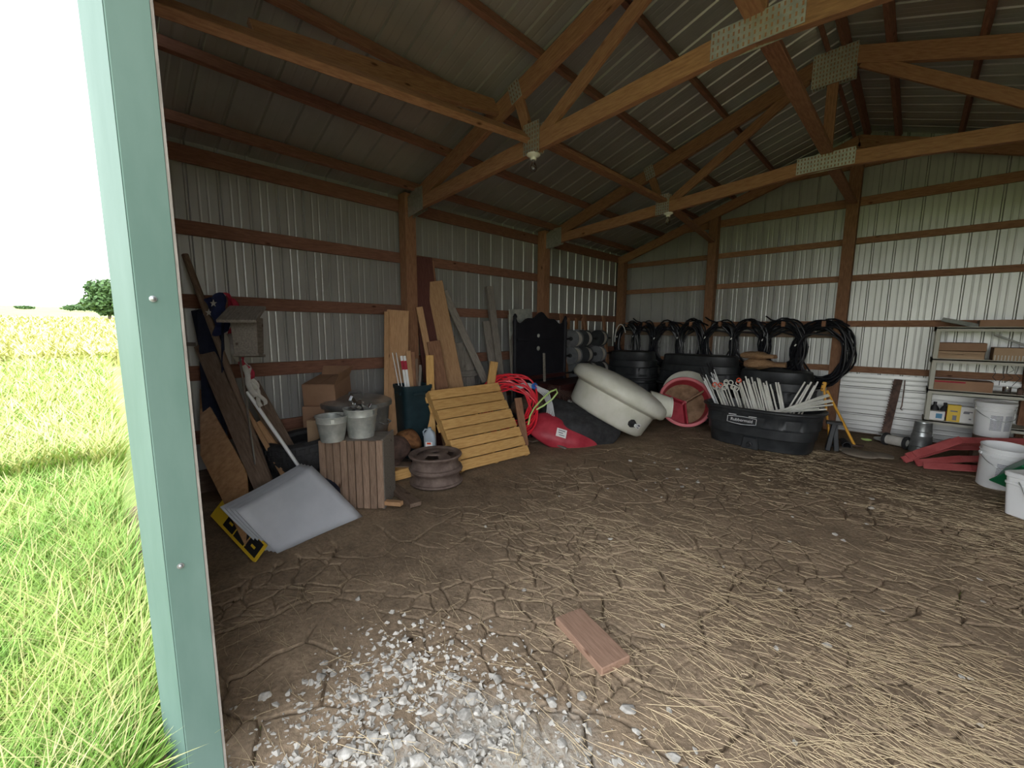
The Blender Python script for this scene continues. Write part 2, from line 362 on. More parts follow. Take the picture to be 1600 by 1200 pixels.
# green steel trim round the opening
TR = thing('trim_1', kind='structure', M=(2.9, -.08, 0))
build('jamb_trim', MB().box((2.9395, -.079, 1.5), (.021, .087, 3.1)), M_['green'], TR, None, True, .002)
build('outer_trim', MB().prism([(2.948, -.1245), (2.75, -.158), (2.75, -.150), (2.944, -.117)], 3.1), M_['green'], TR, T(0, 0, 1.5), True)
board('jamb_edge', (2.946, -.0335, -.05), (2.946, -.0335, 3.0), .005, .008, M_['grey'], (0, 1, 0), TR, 0)
for px, py in ((239, 467), (282, 884)):
    p = at(px, py, x=2.95)
    sc_ = build('screw', MB().lathe([(.0085, 0), (.0085, .002), (.005, .0025), (.005, .006), (.003, .0075)], 10), M_['zinc'], TR, T(*p) @ Ry(90), True, 0, True)
build('head_trim', MB().box((5.08, -.1, 3.0), (4.4, .1, .12)), M_['green'], TR, None, True, .003)

# roof
RF = thing('ceiling', kind='structure', M=(XM, 3.7, 4.1))
th = math.atan(SL); SLEN = XM/math.cos(th)+.12; PT = .09
shared = panel(.9144, SLEN).mesh('roof_panel')
for i in range(9):
    y = i*.9144
    c, s_ = math.cos(th), math.sin(th)
    for k in (0, 1):
        if k == 0: Mx = axes((0, 1, 0), (-s_, 0, c), (c, 0, s_), V((0, y, EAVE+PT+.015))-V((c, 0, s_))*.12)
        else: Mx = axes((0, -1, 0), (s_, 0, c), (-c, 0, s_), V((XR, y+.9144, EAVE+PT+.015))-V((-c, 0, s_))*.12)
        put('roof_panel', shared, M_['panel'], RF, Mx, True)
for x in (.26, .85, 1.45, 2.05, 2.65, 3.22, 3.54):
    for xx, sg in ((x, 1), (XR-x, -1)):
        z = chord_top(xx)+PT/2+.003
        for a, b in ((.01, 2.5), (2.5, 4.96), (4.96, 7.55)):
            board('purlin', (xx, a, z), (xx, b, z), .038, PT, M_['girt'], (-SL*sg, 0, 1), RF)
build('ridge_cap', MB().prism([(-.22, -.075), (0, 0), (.22, -.075), (.22, -.07), (0, .006), (-.22, -.07)], 7.8), M_['panel'], RF, axes((1, 0, 0), (0, 0, 1), (0, -1, 0), (XM, 3.75, chord_top(XM)+PT+.05)), True)
# trusses
def truss(y, label, full=True):
    t = thing('roof_truss', label, 'truss', (XM, y, 3.05))
    W_ = (0, -1, 0); m = M_['lumber']
    for sg in (0, 1):
        X = (lambda x: x) if sg == 0 else (lambda x: XR-x)
        d = .075
        board('top_chord', (X(.02), y, chord_top(.02)-d), (X(XM), y, chord_top(XM)-d), .145, .06, m, W_, t)
        if not full: continue
        board('bottom_chord', (X(.08), y, 2.80), (X(XM), y, 3.085), .13, .055, m, W_, t)
        board('web', (X(1.98), y, 2.95), (X(1.80), y, 3.42), .088, .038, m, W_, t)
        board('web', (X(2.02), y, 2.97), (X(3.40), y, 3.90), .10, .038, m, W_, t)
        for s2 in (-1, 1):
            yy = y+s2*.031
            build('truss_plate', MB().prism([(.14, 2.70), (.43, 2.74), (.43, 2.98), (.30, 2.98), (.14, 2.92)] if sg == 0 else [(XR-.14, 2.70), (XR-.14, 2.92), (XR-.30, 2.98), (XR-.43, 2.98), (XR-.43, 2.74)], .004), M_['plate'], t, axes((1, 0, 0), (0, 0, 1), (0, -1, 0), (0, yy, 0)), True)
            toothed(t, X(1.99), 3.00, .17, .24, yy, 0)
            toothed(t, X(1.80), 3.42, .12, .16, yy, 18 if sg == 0 else -18)
    if full:
        for s2 in (-1, 1):
            yy = y+s2*.031
            toothed(t, XM, 3.085, .46, .15, yy, 0); toothed(t, XM, 3.93, .34, .30, yy, 0)
        board('web', (XM, y, 3.08), (XM, y, 3.9), .088, .038, m, W_, t)
    return t
def toothed(t, x, z, w_, h, y, ang):
    """pressed nail plate: a thin sheet with rows of raised slots"""
    Mp = axes((1, 0, 0), (0, 0, 1), (0, -1, 0), (x, y, z)) @ Rz(ang); p = build('truss_plate', MB().box((0, 0, 0), (w_, h, .004)), M_['plate'], t, Mp, True)
    m = MB(); nx, nz = max(3, int(w_/.026)), max(3, int(h/.034))
    for i in range(nx):
        for k in range(nz): m.box((-w_/2+(i+.5)*w_/nx, -h/2+(k+.5)*h/nz, 0), (.009, .021, .0056))
    tag(build('tooth_slots', m, M_['lumber'], p), kind='stuff')
truss(2.5, 'brown scissor roof truss with a bare bulb under it at the first wall post')
truss(4.96, 'brown scissor roof truss at the second wall post in front of the back wall')
truss(7.38, 'sloping rafter pair lying against the gable of the back wall', False)
truss(.06, 'roof truss above the closed front bay and the green-trimmed opening')
# long braces on the bottom chords
def brace(label, pts, w_=.088, t_=.038, nrm=(0, 0, 1)):
    b = thing('brace_board', label, 'board', V(pts[0]))
    for a, c in zip(pts[:-1], pts[1:]): board('board', a, c, w_, t_, M_['lumber'], nrm, b)
brace('long orange-brown brace running front to back over the bulb side of the trusses', [at(235, 4, y=.1), (1.92, 2.5, 3.03)], .11, .05, (.7, 0, .7))
brace('brace board from first truss to second truss above the bulbs', [(1.96, 2.5, 3.04), (2.0, 4.96, 3.04)], .1)
brace('short brace board from second truss down to the back wall post', [(2.0, 4.96, 3.03), (1.78, 7.40, 2.95)], .1)
brace('dark red brace board from top chord of first truss forward to the front', [at(395, 52, y=.55), (1.57, 2.47, 3.37)], .15, .04, (1, -.4, .3))
brace('centre brace board under the ridge from front truss to first truss', [(3.60, .1, 3.17), (3.60, 2.5, 3.17)], .1)
brace('centre brace board under the ridge between first and second truss', [(3.60, 2.5, 3.17), (3.62, 4.96, 3.17)], .1)
brace('centre brace board under the ridge between second truss and back wall', [(3.62, 4.96, 3.13), (3.61, 7.38, 3.22)], .1)
# bare bulbs
for x, y, lb in ((1.99, 2.5, 'bare bulb in white porcelain holder under the truss nearer the front opening'), (2.06, 4.96, 'bare bulb in white porcelain holder under the truss nearer the back wall')):
    z = 2.80 + (x-.08)/3.53*.285 - .066
    t = thing('ceiling_bulb', lb, 'light bulb', (x, y, z))
    build('lamp_holder', MB().lathe([(.02, 0), (.055, -.002), (.058, -.012), (.045, -.02), (.026, -.03), (.024, -.05)], 24), M_['porcelain'], t, None, False, 0, True)
    build('bulb', MB().lathe([(.013, -.05), (.014, -.065), (.022, -.085), (.030, -.105), (.028, -.125), (.015, -.138), (.001, -.141)], 20, (True, False)), M_['glass'], t, None, False, 0, True)

# ---------------------------------------------------------------- ground
def hnoise(x, y): return .012*math.sin(1.7*x+.6*y)+.010*math.sin(.9*x-2.1*y+1)+.006*math.sin(4.1*x+3.3*y)
import numpy as np
def dense(a, b, c, d, fine, coarse): return np.concatenate([np.arange(a, b, coarse), np.arange(b, c, fine), np.arange(c, d+coarse, coarse)])
gxs = dense(-.06, 1.7, 5.2, 9.5, .0068, .15); gys = dense(-4.2, -.15, 4.3, 7.5, .0068, .15)
GX, GY = np.meshgrid(gxs, gys)
def crack_field(scale, seed):
    """distance to the nearest border between warped mud plates"""
    r_ = np.random.RandomState(seed); J = r_.rand(64, 64, 2)
    wx = GX+.035*np.sin(5.1*GX+3.7*GY+seed)+.012*np.sin(17*GY-9*GX)+.005*np.sin(41*GX+33*GY); wy = GY+.035*np.sin(4.3*GY-4.9*GX+2*seed)+.012*np.sin(15*GX+11*GY)+.005*np.sin(37*GY-29*GX)
    px, py = wx*scale, wy*scale; cx, cy = np.floor(px).astype(int), np.floor(py).astype(int); F1 = np.full(px.shape, 9.); F2 = F1.copy(); ax = np.zeros_like(px); ay = ax.copy(); bx = ax.copy(); by = ax.copy()
    for dx in (-1, 0, 1):
        for dy in (-1, 0, 1):
            q = J[(cx+dx) % 64, (cy+dy) % 64]; fx = cx+dx+q[..., 0]; fy = cy+dy+q[..., 1]; d = np.hypot(fx-px, fy-py)
            n1 = d < F1; n2 = ~n1 & (d < F2)
            F2 = np.where(n1, F1, np.where(n2, d, F2)); bx = np.where(n1, ax, np.where(n2, fx, bx)); by = np.where(n1, ay, np.where(n2, fy, by))
            F1 = np.where(n1, d, F1); ax = np.where(n1, fx, ax); ay = np.where(n1, fy, ay)
    return (F2**2-F1**2)/(2*np.maximum(np.hypot(ax-bx, ay-by), .05))/scale
def patchy(f, seed): return .5+.25*(np.sin(f*GX+1.3*f*GY*.6+seed)+np.sin(f*1.7*GY-f*.8*GX+2*seed))
def sstep(a, b, x): t = np.clip((x-a)/(b-a), 0, 1); return t*t*(3-2*t)
GZ = (.012*np.sin(1.7*GX+.6*GY)+.010*np.sin(.9*GX-2.1*GY+1)+.006*np.sin(4.1*GX+3.3*GY))*.7-.006
inner = (GX > 1.7) & (GX < 5.2) & (GY > -.15) & (GY < 4.3)
for sc_, sd_, wd_, dp_, f_ in ((3.2, 3, .0085, .034, 2.3), (7.0, 8, .0065, .020, 3.1)):
    GZ = GZ-inner*dp_*sstep(wd_, wd_*.25, crack_field(sc_, sd_))*sstep(.40, .62, patchy(f_, sd_))
H_, W_n = GX.shape; idx = np.arange(H_*W_n).reshape(H_, W_n)
quads = np.stack([idx[:-1, :-1], idx[:-1, 1:], idx[1:, 1:], idx[1:, :-1]], -1).reshape(-1, 4).astype(np.int32)
fme = bpy.data.meshes.new('floor'); fme.vertices.add(H_*W_n); fme.vertices.foreach_set('co', np.stack([GX, GY, GZ], -1).astype(np.float32).ravel())
fme.loops.add(quads.size); fme.loops.foreach_set('vertex_index', quads.ravel()); fme.polygons.add(len(quads)); fme.polygons.foreach_set('loop_start', np.arange(0, quads.size, 4, dtype=np.int32))
fme.update(calc_edges=True); fme.polygons.foreach_set('use_smooth', np.ones(len(quads), dtype=bool)); fme.validate()
tag(put('floor', fme, M_['dirt']), kind='structure')
def fz(x, y): return hnoise(x, y)*.7-.006
def rise(x): return .037*max(0, -x-7)
mb = MB(); gx = [-320, -200, -120, -80, -50, -30, -20, -14, -10, -7, -5, -3, -1, 1, 3, 9.4, 20, 60, 200]; gy = [-200, -80, -30, -12, -6, -4.3, -2, 0, 3, 8, 20, 60, 200]
mb.add([(x, y, -.05+rise(x)) for y in gy for x in gx], [(j*len(gx)+i, j*len(gx)+i+1, (j+1)*len(gx)+i+1, (j+1)*len(gx)+i) for j in range(len(gy)-1) for i in range(len(gx)-1)])
tag(build('ground', mb, M_['meadow'], smooth=True), kind='structure')
M_['offcut'] = wood('reddish_offcut', (.235, .14, .092), (.34, .21, .145), .05)
M_['spoolgrey'] = noisy('grey_spool_plastic', (.09, .095, .10), (.15, .155, .16), 8, .5)

# ================================================================ THINGS ALONG THE LEFT WALL
def leaner(name, label, cat, p0, p1, w_, t_, m, nrm=(1, -.6, .3), group=None):
    return tag(board(name, p0, p1, w_, t_, m, nrm), label, cat, group)
def rod(name, label, cat, p0, p1, r, m, n=10, group=None):
    p0, p1 = V(p0), V(p1); L = (p1-p0).length
    return tag(build(name, MB().tube([(0, 0, 0), (L, 0, 0)], r, n), m, None, frame(p0, p1-p0, (0, 0, 1)), False, 0, True), label, cat, group)
def cloth(fn, nu, nv): 
    m = MB(); m.add([fn(i/nu, j/nv) for j in range(nv+1) for i in range(nu+1)], [(j*(nu+1)+i, j*(nu+1)+i+1, (j+1)*(nu+1)+i+1, (j+1)*(nu+1)+i) for j in range(nv) for i in range(nu)]); return m
def thicken(o, t):
    md = o.modifiers.new('thickness', 'SOLIDIFY'); md.thickness = t; md.offset = 0; return o
def lump(r, seed, sq=(1, 1, 1), rough=.3, sub=3):
    bm = bmesh.new(); bmesh.ops.create_icosphere(bm, subdivisions=sub, radius=1); rnd = random.Random(seed)
    ph = [(rnd.uniform(1, 4), rnd.uniform(1, 4), rnd.uniform(1, 4), rnd.uniform(0, 6)) for _ in range(6)]
    for v in bm.verts:
        k = 1+rough*sum(math.sin(a*v.co.x+b*v.co.y+c*v.co.z+d) for a, b, c, d in ph)/4
        v.co = V((v.co.x*k*r*sq[0], v.co.y*k*r*sq[1], v.co.z*k*r*sq[2]))
    me = bpy.data.meshes.new('lump'); bm.to_mesh(me); bm.free()
    for p in me.polygons: p.use_smooth = True
    return me
# --- corner pile: poles, boards, flag, birdhouse
rod('wooden_pole', 'long weathered round pole leaning into the corner beside the flag', 'pole', (.98, .74, .0), at(289, 398, x=.16), .024, M_['brownold'])
leaner('weathered_board', 'wide rough grey-brown board leaning under the navy cloth', 'board', (1.50, .62, 0), at(317, 538, x=.26), .125, .03, M_['brownold'])
leaner('weathered_board', 'dark brown board leaning beside the white plastic pipe', 'board', (1.10, .98, 0), at(392, 600, x=.25), .13, .03, M_['brownold'], (1, -.3, .3))
leaner('wooden_lath', 'thin tan lath leaning between plywood strip and plastic pipe', 'slat', (1.16, .86, 0), at(385, 640, x=.5), .035, .02, M_['tan'])
leaner('wooden_lath', 'broad tan lath leaning behind the white sheets', 'slat', (1.12, .98, .0), at(402, 660, x=.55), .06, .02, M_['tan'])
rod('steel_pipe', 'thin dark steel pipe lying against the weathered corner boards', 'pipe', (1.05, .72, .0), at(330, 556, x=.35), .011, M_['zinc'])
rod('plastic_pipe', 'white plastic pipe leaning in front of the corner boards', 'pipe', (1.16, .98, .1), at(386, 612, x=.72), .014, M_['whiteplastic'])
bh0 = at(372, 540, x=.80)
t = thing('birdhouse', 'weathered grey birdhouse with slanted roof on a thin metal pole', 'birdhouse', T(bh0.x, bh0.y, 0))
zb = bh0.z
def _bh(p): return p
build('pole', MB().tube([(.42, -.02, .0), (.02, 0, zb-.08), (-.02, .0, zb+.08)], .008, 8), M_['chrome'], t, None, False, 0, True)
hm = T(.04, .06, zb+.07) @ Rz(-28)
body = build('body', MB().box((0, 0, 0), (.17, .15, .27), None, (1.12, 1.12)), M_['grey'], t, hm, False, .003)
build('roof', MB().box((0, 0, 0), (.32, .24, .022)), M_['grey'], t, hm @ T(.06, -.01, .16) @ Ry(20), False, .003)
build('floor_board', MB().box((0, 0, 0), (.19, .17, .018)), M_['grey'], t, hm @ T(.01, 0, -.142) @ Ry(-6), False, .002)
# flag
fp = at(318, 468, x=.34)
fd = V((.62, .55, 0)).normalized()
t = thing('flag', 'folded flag with white stars and red stripes over the leaning pole', 'flag', T(*fp))
def fl_b(u, v): 
    a = .15*u; w = .02*math.sin(7*u+2*v)+.015*math.sin(11*v); return (fd.x*a+.05*v-w, fd.y*a+.02*v+w, .05*u-.30*v+.01*math.sin(9*u))
def fl_r(u, v):
    p0 = V(fl_b(1, v)); a = .10*u*(1-.25*v); w = .025*math.sin(6*u+3*v); return (p0.x+fd.x*a-w, p0.y+fd.y*a+w, p0.z-.06*u+.012*math.sin(8*u+4*v))
thicken(build('canton', cloth(fl_b, 10, 14), M_['flagblue'], t, None, False, 0, True), .006)
thicken(build('red_stripe', cloth(fl_r, 8, 14), M_['flagred'], t, None, False, 0, True), .006)
star = [(math.cos(math.pi/2+k*math.pi/5)*(1 if k % 2 == 0 else .4), math.sin(math.pi/2+k*math.pi/5)*(1 if k % 2 == 0 else .4)) for k in range(10)]
for u, v in ((.62, .2), (.30, .42), (.75, .62)):
    p = V(fl_b(u, v)); sm = MB().prism([(a*.03, b*.03) for a, b in star], .003)
    build('star', sm, M_['cloth'], t, frame(p+V((.012, -.014, .004)), fd, (.66, -.75, .1)))
def ribbon(a, d, wob, wd):
    return lambda u, v: (a[0]+d[0]*v+wd*u*.5+.012*math.sin(wob*v), a[1]+d[1]*v+wd*u*.6+.016*math.sin(wob*1.3*v+1), a[2]+d[2]*v+wd*u*.4)
for a_, d_, wob, wd, m in (((.15, .09, -.27), (.30, .09, -.48), 9, .05, 'cloth'), ((.19, .12, -.33), (.27, .10, -.50), 13, .04, 'cloth'), ((.23, .13, -.42), (.14, .06, -.20), 7, .05, 'flagred'), ((.30, .17, -.52), (.16, .07, -.30), 11, .035, 'cloth')):
    thicken(build('white_stripe' if m == 'cloth' else 'red_stripe', cloth(ribbon(a_, d_, wob, wd), 3, 18), M_[m], t, None, False, 0, True), .005)
# navy cloth hanging in the corner
np_ = at(300, 482, x=.2)
def nv(u, v): return (.20+.26*u+.10*v+.03*math.sin(5*u+2), .40+.14*u+.04*math.sin(9*u+3*v), np_.z-.02-.02*u-(1.25)*v+.02*math.sin(7*u))
tag(thicken(build('hanging_tarp', cloth(nv, 14, 20), M_['navy'], None, None, False, 0, True), .01), 'dark navy cloth hanging in the corner behind leaning boards', 'tarp')
# wooden bracket sticking out beside the trim
board('bracket', at(268, 537, x=.3), at(304, 538, x=.18), .03, .03, M_['grey'], (0, 0, 1), WL)
# plywood
TLp, BLp, BRp = at(313, 608, x=.12), at(314, 712, x=.62), V((1.55, .395, .0))
TRp = TLp+(BRp-BLp)
n_ = (BRp-BLp).cross(TLp-BLp).normalized()
m = MB(); off = n_*.006
m.add([BLp-off, BRp-off, TRp-off, TLp-off, BLp+off, BRp+off, TRp+off, TLp+off], [(3, 2, 1, 0), (4, 5, 6, 7), (0, 1, 5, 4), (1, 2, 6, 5), (2, 3, 7, 6), (3, 0, 4, 7)])
tag(build('plywood_strip', m, M_['ply']), 'orange-tan plywood strip leaning in the corner behind the white sheets', 'plywood')
# yellow and black sign under it
e0, e1 = gnd(398, 880), at(329, 806, x=1.0); sd = (e1-e0)
Ms = frame(e0, sd, (.35, -.75, .55)); Ls = sd.length
t = thing('warning_sign', 'yellow and black printed sign panel low behind the plywood strip', 'sign', Ms)
build('panel', MB().box((Ls/2, -.06, 0), (Ls, .12, .006)), M_['yellow'], t)
for x, w_ in ((.09, .13), (.235, .13), (.38, .13)):
    build('printed_block', MB().box((x, -.064, .004), (w_, .09, .003)), M_['black'], t); build('printed_mark', MB().box((x, -.06, .006), (w_*.35, .014, .002)), M_['yellow'], t)
# white sheets
D_, C_ = V((1.56, .53, .0)), V((1.43, 1.17, .0)); A_, B_ = at(368, 797, z=.345), at(487, 728, z=.43)
for k in range(4):
    o_ = V((-.022, -.008, .002))*(3-k); sh = V((-.02, -.02, 0))*(3-k)
    q = [D_+sh*.4+o_, C_+o_, B_+o_+sh*.3, A_+sh*.6+o_]
    def sfn(u, v, q=q):
        a = q[0].lerp(q[1], u); b = q[3].lerp(q[2], u); p = a.lerp(b, v); bow = .05*math.sin(math.pi*v)*(.6+.4*u)+.012*math.sin(4*u+3*v)
        return tuple(p+V((.55, -.4, .6))*bow)
    tag(thicken(build('plastic_sheet', cloth(sfn, 10, 10), M_['sheetwhite'], None, None, False, 0, True), .004), ['white plastic sheet at the back of the leaning stack by the crate', 'white plastic sheet second from the back of the leaning stack', 'white plastic sheet second from the front of the leaning stack', 'front white plastic sheet of the stack leaning beside the slatted crate'][k], 'plastic sheet')
# slatted crate
c0, c1 = V((1.07, 1.0, 0)), V((1.43, 1.36, 0)); cd = (c1-c0); CL = cd.length
Mc = frame(c0, cd, (0, 0, 1)); CH = .565
t = thing('slatted_crate', 'upright crate of brown vertical slats carrying two metal pails', 'crate', Mc)
ns = 9; rr = random.Random(3)
M_['slat'] = wood('crate_slat_wood', (.20, .13, .09), (.34, .235, .165), .12)
for k in range(ns): build('slat', MB().box((CH/2, 0, 0), (CH, .02, CL/ns-.006)), M_['slat'], t, T((k+.5)*CL/ns, .012+rr.uniform(-.003, .003), rr.uniform(-.004, .004)) @ Ry(-90), False, .002)
build('side_panel', MB().box((CL-.01, .18, CH/2), (.02, .33, CH+.02)), M_['grey'], t, None, False, .003)
build('side_panel', MB().box((.01, .18, CH/2), (.02, .33, CH)), M_['grey'], t, None, False, .003)
build('top_board', MB().box((CL/2, .18, CH-.012), (CL-.04, .30, .02)), M_['grey'], t, None, False, .003)
build('back_panel', MB().box((CL/2, .34, CH/2), (CL-.045, .02, CH-.03)), M_['grey'], t, None, False, .002)
# pails
def pail(name, label, M, r0, r1, h, mt):
    t = thing(name, label, 'pail', M)
    bd = build('body', MB().lathe([(r0, 0), (r0, .004), (r0+.25*(r1-r0), h*.25), (r0+.72*(r1-r0), h*.72), (r0+.74*(r1-r0)+.004, h*.74), (r0+.78*(r1-r0), h*.78), (r1, h-.008), (r1+.007, h-.004), (r1+.006, h), (r1-.003, h-.002), (r0-.005, .012)], 36), mt, t, None, False, 0, True)
    hp = [(r1*math.cos(a)*.98, r1*math.sin(a)*.98, h-.015+.0*a) for a in [math.pi*k/14 for k in range(15)]]
    build('bail_handle', MB().tube([(x, y*.75, z-.02*math.sin(math.pi*k/14)+.012) for k, (x, y, z) in enumerate(hp)], .003, 6), M_['zinc'], t)
    for s in (-1, 1): build('ear', MB().box((s*(r1+.002), 0, h-.03), (.006, .03, .035)), M_['zinc'], bd, None, False, .002)
    return t
pz = CH-.001
p1_, p2_ = at(520, 688, z=pz), at(565, 681, z=pz)
pail('metal_pail', 'smaller empty galvanised pail on the slatted crate', T(*p1_) @ Rz(-20), .088, .122, .205, M_['zincold'])
pail('metal_pail', 'larger galvanised pail full of bright metal pieces on the slatted crate', T(*p2_) @ Rz(20), .102, .135, .24, M_['zincold'])
rr = random.Random(5)
for k in range(7):
    a = rr.uniform(0, 6.28); q = p2_+V((.05*math.cos(a), .05*math.sin(a), .225+.012*k))
    L_ = rr.uniform(.10, .15)
    o = build('metal_bracket', MB().box((0, 0, 0), (L_, .03, .004)).box((L_/2, 0, .018), (.004, .03, .04)).box((-L_/2+.01, 0, .01), (.02, .02, .018)), M_['chrome'], None, T(*q) @ Rz(rr.uniform(0, 360)) @ Ry(rr.uniform(-45, 45)), False, .001)
    tag(o, 'small bright metal bracket heaped in the larger pail', 'bracket', 'metal brackets in the pail')
# trash can
t = thing('trash_can', 'round galvanised trash can with lid behind the pails', 'trash can', T(.50, 1.60, 0) @ Rz(30) @ Matrix.Diagonal((1.22, 1.22, 1.03, 1)))
prof = [(.20, 0), (.205, .02)]
for k in range(12): z = .05+k*.05; prof += [(.207+.0035*k, z), (.214+.0035*k, z+.02)] if k in (1, 8) else [(.207+.0035*k, z)]
prof += [(.255, .69), (.262, .70), (.262, .715)]
build('body', MB().lathe(prof, 48), M_['zinc'], t, None, False, 0, True)
ld = build('lid', MB().lathe([(.272, .685), (.275, .70), (.272, .728), (.255, .735), (.24, .748), (.18, .762), (.10, .772), (.001, .775)], 48, (True, False)), M_['zinc'], t, None, False, 0, True)
build('lid_handle', MB().tube([(-.07, 0, .77), (-.06, 0, .80), (-.03, 0, .812), (.03, 0, .812), (.06, 0, .80), (.07, 0, .77)], .008, 8), M_['zinc'], ld, None, False, 0, True)
for s in (-1, 1): build('side_handle', MB().tube([(s*.235, -.06, .55), (s*.27, -.055, .53), (s*.275, 0, .52), (s*.27, .055, .53), (s*.235, .06, .55)], .006, 6), M_['zinc'], t)
# cardboard boxes
def carton(name, label, M, d, mt, flaps=True, open_=False):
    t = thing(name, label, 'box', M)
    build('body', MB().box((0, 0, d[2]/2), d), mt, t, None, False, .003)
    if flaps:
        build('flap', MB().box((0, -d[1]/4, d[2]+.003), (d[0]*.98, d[1]/2-.004, .005)), mt, t)
        build('flap', MB().box((0, d[1]/4, d[2]+.003), (d[0]*.98, d[1]/2-.004, .005)), mt, t)
    if open_:
        build('flap', MB().box((0, 0, .06), (d[0]*.9, .005, .12)), mt, t, T(0, d[1]/2, d[2]) @ Rx(-25)); build('flap', MB().box((0, 0, .05), (.005, d[1]*.9, .10)), mt, t, T(-d[0]/2, 0, d[2]) @ Ry(-35))
    return t
carton('cardboard_box', 'plain carton on the ground carrying the crumpled cartons', T(.22, 1.30, 0) @ Rz(5), (.36, .5, .46), M_['card'])
carton('cardboard_box', 'brown carton with open flaps, lower of the crumpled pair by the trash can', T(.30, 1.38, .468) @ Rz(-38) , (.40, .30, .26), M_['card'], False)
carton('cardboard_box', 'crumpled brown carton tipped on top of the other cartons', T(.29, 1.42, .735) @ Rz(-44) @ Ry(7), (.42, .30, .22), M_['card'], True, True)
carton('cardboard_box', 'small printed carton standing behind the smaller pail', T(.70, 1.18, 0) @ Rz(45), (.17, .2, .66), M_['cardlight'])
# tyres
def tyre(name, label, M, R, w_, lugs=26, cat='tire', group=None):
    t = thing(name, label, cat, M, group)
    pr = [(R*.62, -w_*.36), (R*.66, -w_*.47), (R*.82, -w_*.52), (R*.95, -w_*.44), (R*.985, -w_*.3), (R*.985, w_*.3), (R*.95, w_*.44), (R*.82, w_*.52), (R*.66, w_*.47), (R*.62, w_*.36), (R*.70, w_*.3), (R*.85, 0), (R*.70, -w_*.3)]
    pr.append(pr[0]); build('carcass', MB().lathe(pr, 44, (False, False)), M_['rubber'], t, None, False, 0, True)
    tm = MB()
    for k in range(lugs):
        for row, z in enumerate((-.30, -.1, .1, .30)):
            a = 2*math.pi*(k+.5*(row % 2))/lugs; tm.box((R*.99, 0, w_*z), (R*.035, R*2*math.pi/lugs*.62, w_*.15), Rz(math.degrees(a)))
    tag(build('tread_blocks', tm, M_['rubber'], t), kind='stuff')
    return t
tyre('car_tire', 'knobby tire lying on top of the stack between carton and boards', T(.72, 1.02, .42) @ Rx(6), .30, .24)
tyre('car_tire', 'lower tire of the stack between carton and boards', T(.70, 1.02, .15), .30, .28)
# dark tarp heap
tag(put('tarp_heap', lump(.2, 4, (1.1, .8, .75), .35), M_['navy'], None, T(1.02, .98, .13)), 'crumpled dark blue tarp heap between the crate and the tires', 'tarp')
# dark teal bin with sticks
t = thing('storage_bin', 'tall dark teal plastic bin full of sticks by the wall post', 'bin', T(.50, 2.24, 0) @ Rz(-8))
bw = .165
def sq(r, z, k=.82): return [(r*c*(1 if abs(c) > abs(s) else 1), r*s, z) for c, s in [(math.copysign(abs(math.cos(a))**.35, math.cos(a)), math.copysign(abs(math.sin(a))**.35, math.sin(a))) for a in [2*math.pi*i/40 for i in range(40)]]]
build('body', MB().loft([sq(.13, 0), sq(.135, .02), sq(.165, .80), sq(.175, .82), sq(.175, .85), sq(.160, .85), sq(.155, .80), sq(.125, .03)]), M_['binblue'], t, None, False, 0, True)
build('grip', MB().box((.165, .0, .765), (.03, .14, .035)), M_['binblue'], t, None, False, .006)
build('grip', MB().box((0, -.165, .765), (.14, .03, .035)), M_['binblue'], t, None, False, .006)
bc = V((.50, 2.24, .1))
for k, (px, py, r) in enumerate(((613, 551, .005), (619, 551, .005))): rod('fibreglass_rod', 'thin white fibreglass rod standing in the teal bin', 'rod', bc+V((.02*k, -.03, 0)), at(px, py, x=.42), r, M_['whiteplastic'], 8, 'white rods in the teal bin')
for k, (px, py) in enumerate(((627, 556), (632, 556))):
    t = thing('marker_stake', 'white marker stake with red band in the teal bin', 'stake', None, 'marker stakes in the teal bin')
    e = at(px, py, x=.46); b0 = bc+V((.03*k, .02, 0)); dd = e-b0
    board('shaft', b0, e, .026, .008, M_['whiteplastic'], (1, -.7, 0), t, 0); board('red_band', b0+dd*.86, b0+dd*.95, .028, .010, M_['flagred'], (1, -.7, 0), t, 0); MW
for px, py, w_, m, lb in ((638, 548, .05, 'tan', 'tan stick standing in the teal bin'), (645, 550, .045, 'lumber', 'red-brown stick standing in the teal bin'), (657, 570, .03, 'grey', 'short grey stick standing in the teal bin'), (651, 560, .03, 'brownold', 'dark old stick standing in the teal bin')):
    leaner('wooden_stick', lb, 'stick', bc+V((0, .04, 0)), at(px, py, x=.44), w_, .02, M_[m], (1, -.7, 0))
# boards leaning round the first post
leaner('wide_plank', 'wide brown plank with dark stain leaning behind the teal bin', 'plank', (.36, 2.08, 0), at(622, 485, x=.2), .235, .035, M_['tan'], (1, -.55, .1))
leaner('narrow_board', 'narrow board on edge leaning left of the wide stained plank', 'board', (.40, 1.95, 0), at(604, 487, x=.2), .05, .035, M_['tan'], (1, -.55, .1))
leaner('tall_board', 'tall dark red board leaning on the wall beside the first post', 'board', (.34, 2.73, 0), at(658, 402, x=.05), .27, .03, M_['darkred'], (1, -.2, .1))
leaner('narrow_board', 'narrow tan board standing behind the tall tan plank', 'board', (.3, 2.93, 0), at(673, 407, x=.04), .07, .03, M_['lumber'], (1, -.2, .1))
leaner('tall_plank', 'tall knotty tan plank leaning above the pallet', 'plank', (.52, 2.99, 0), at(678, 440, x=.12), .205, .04, M_['tan'], (1, -.5, .1))
leaner('narrow_board', 'slim tan board leaning between the dark red board and tan plank', 'board', (.62, 2.62, 0), at(655, 480, x=.22), .075, .035, M_['tan'], (1, -.5, .1))
leaner('short_plank', 'short red-brown plank leaning before the tall tan plank', 'plank', (.62, 2.70, 0), at(677, 533, x=.42), .15, .03, M_['lumber'], (1, -.5, .1))
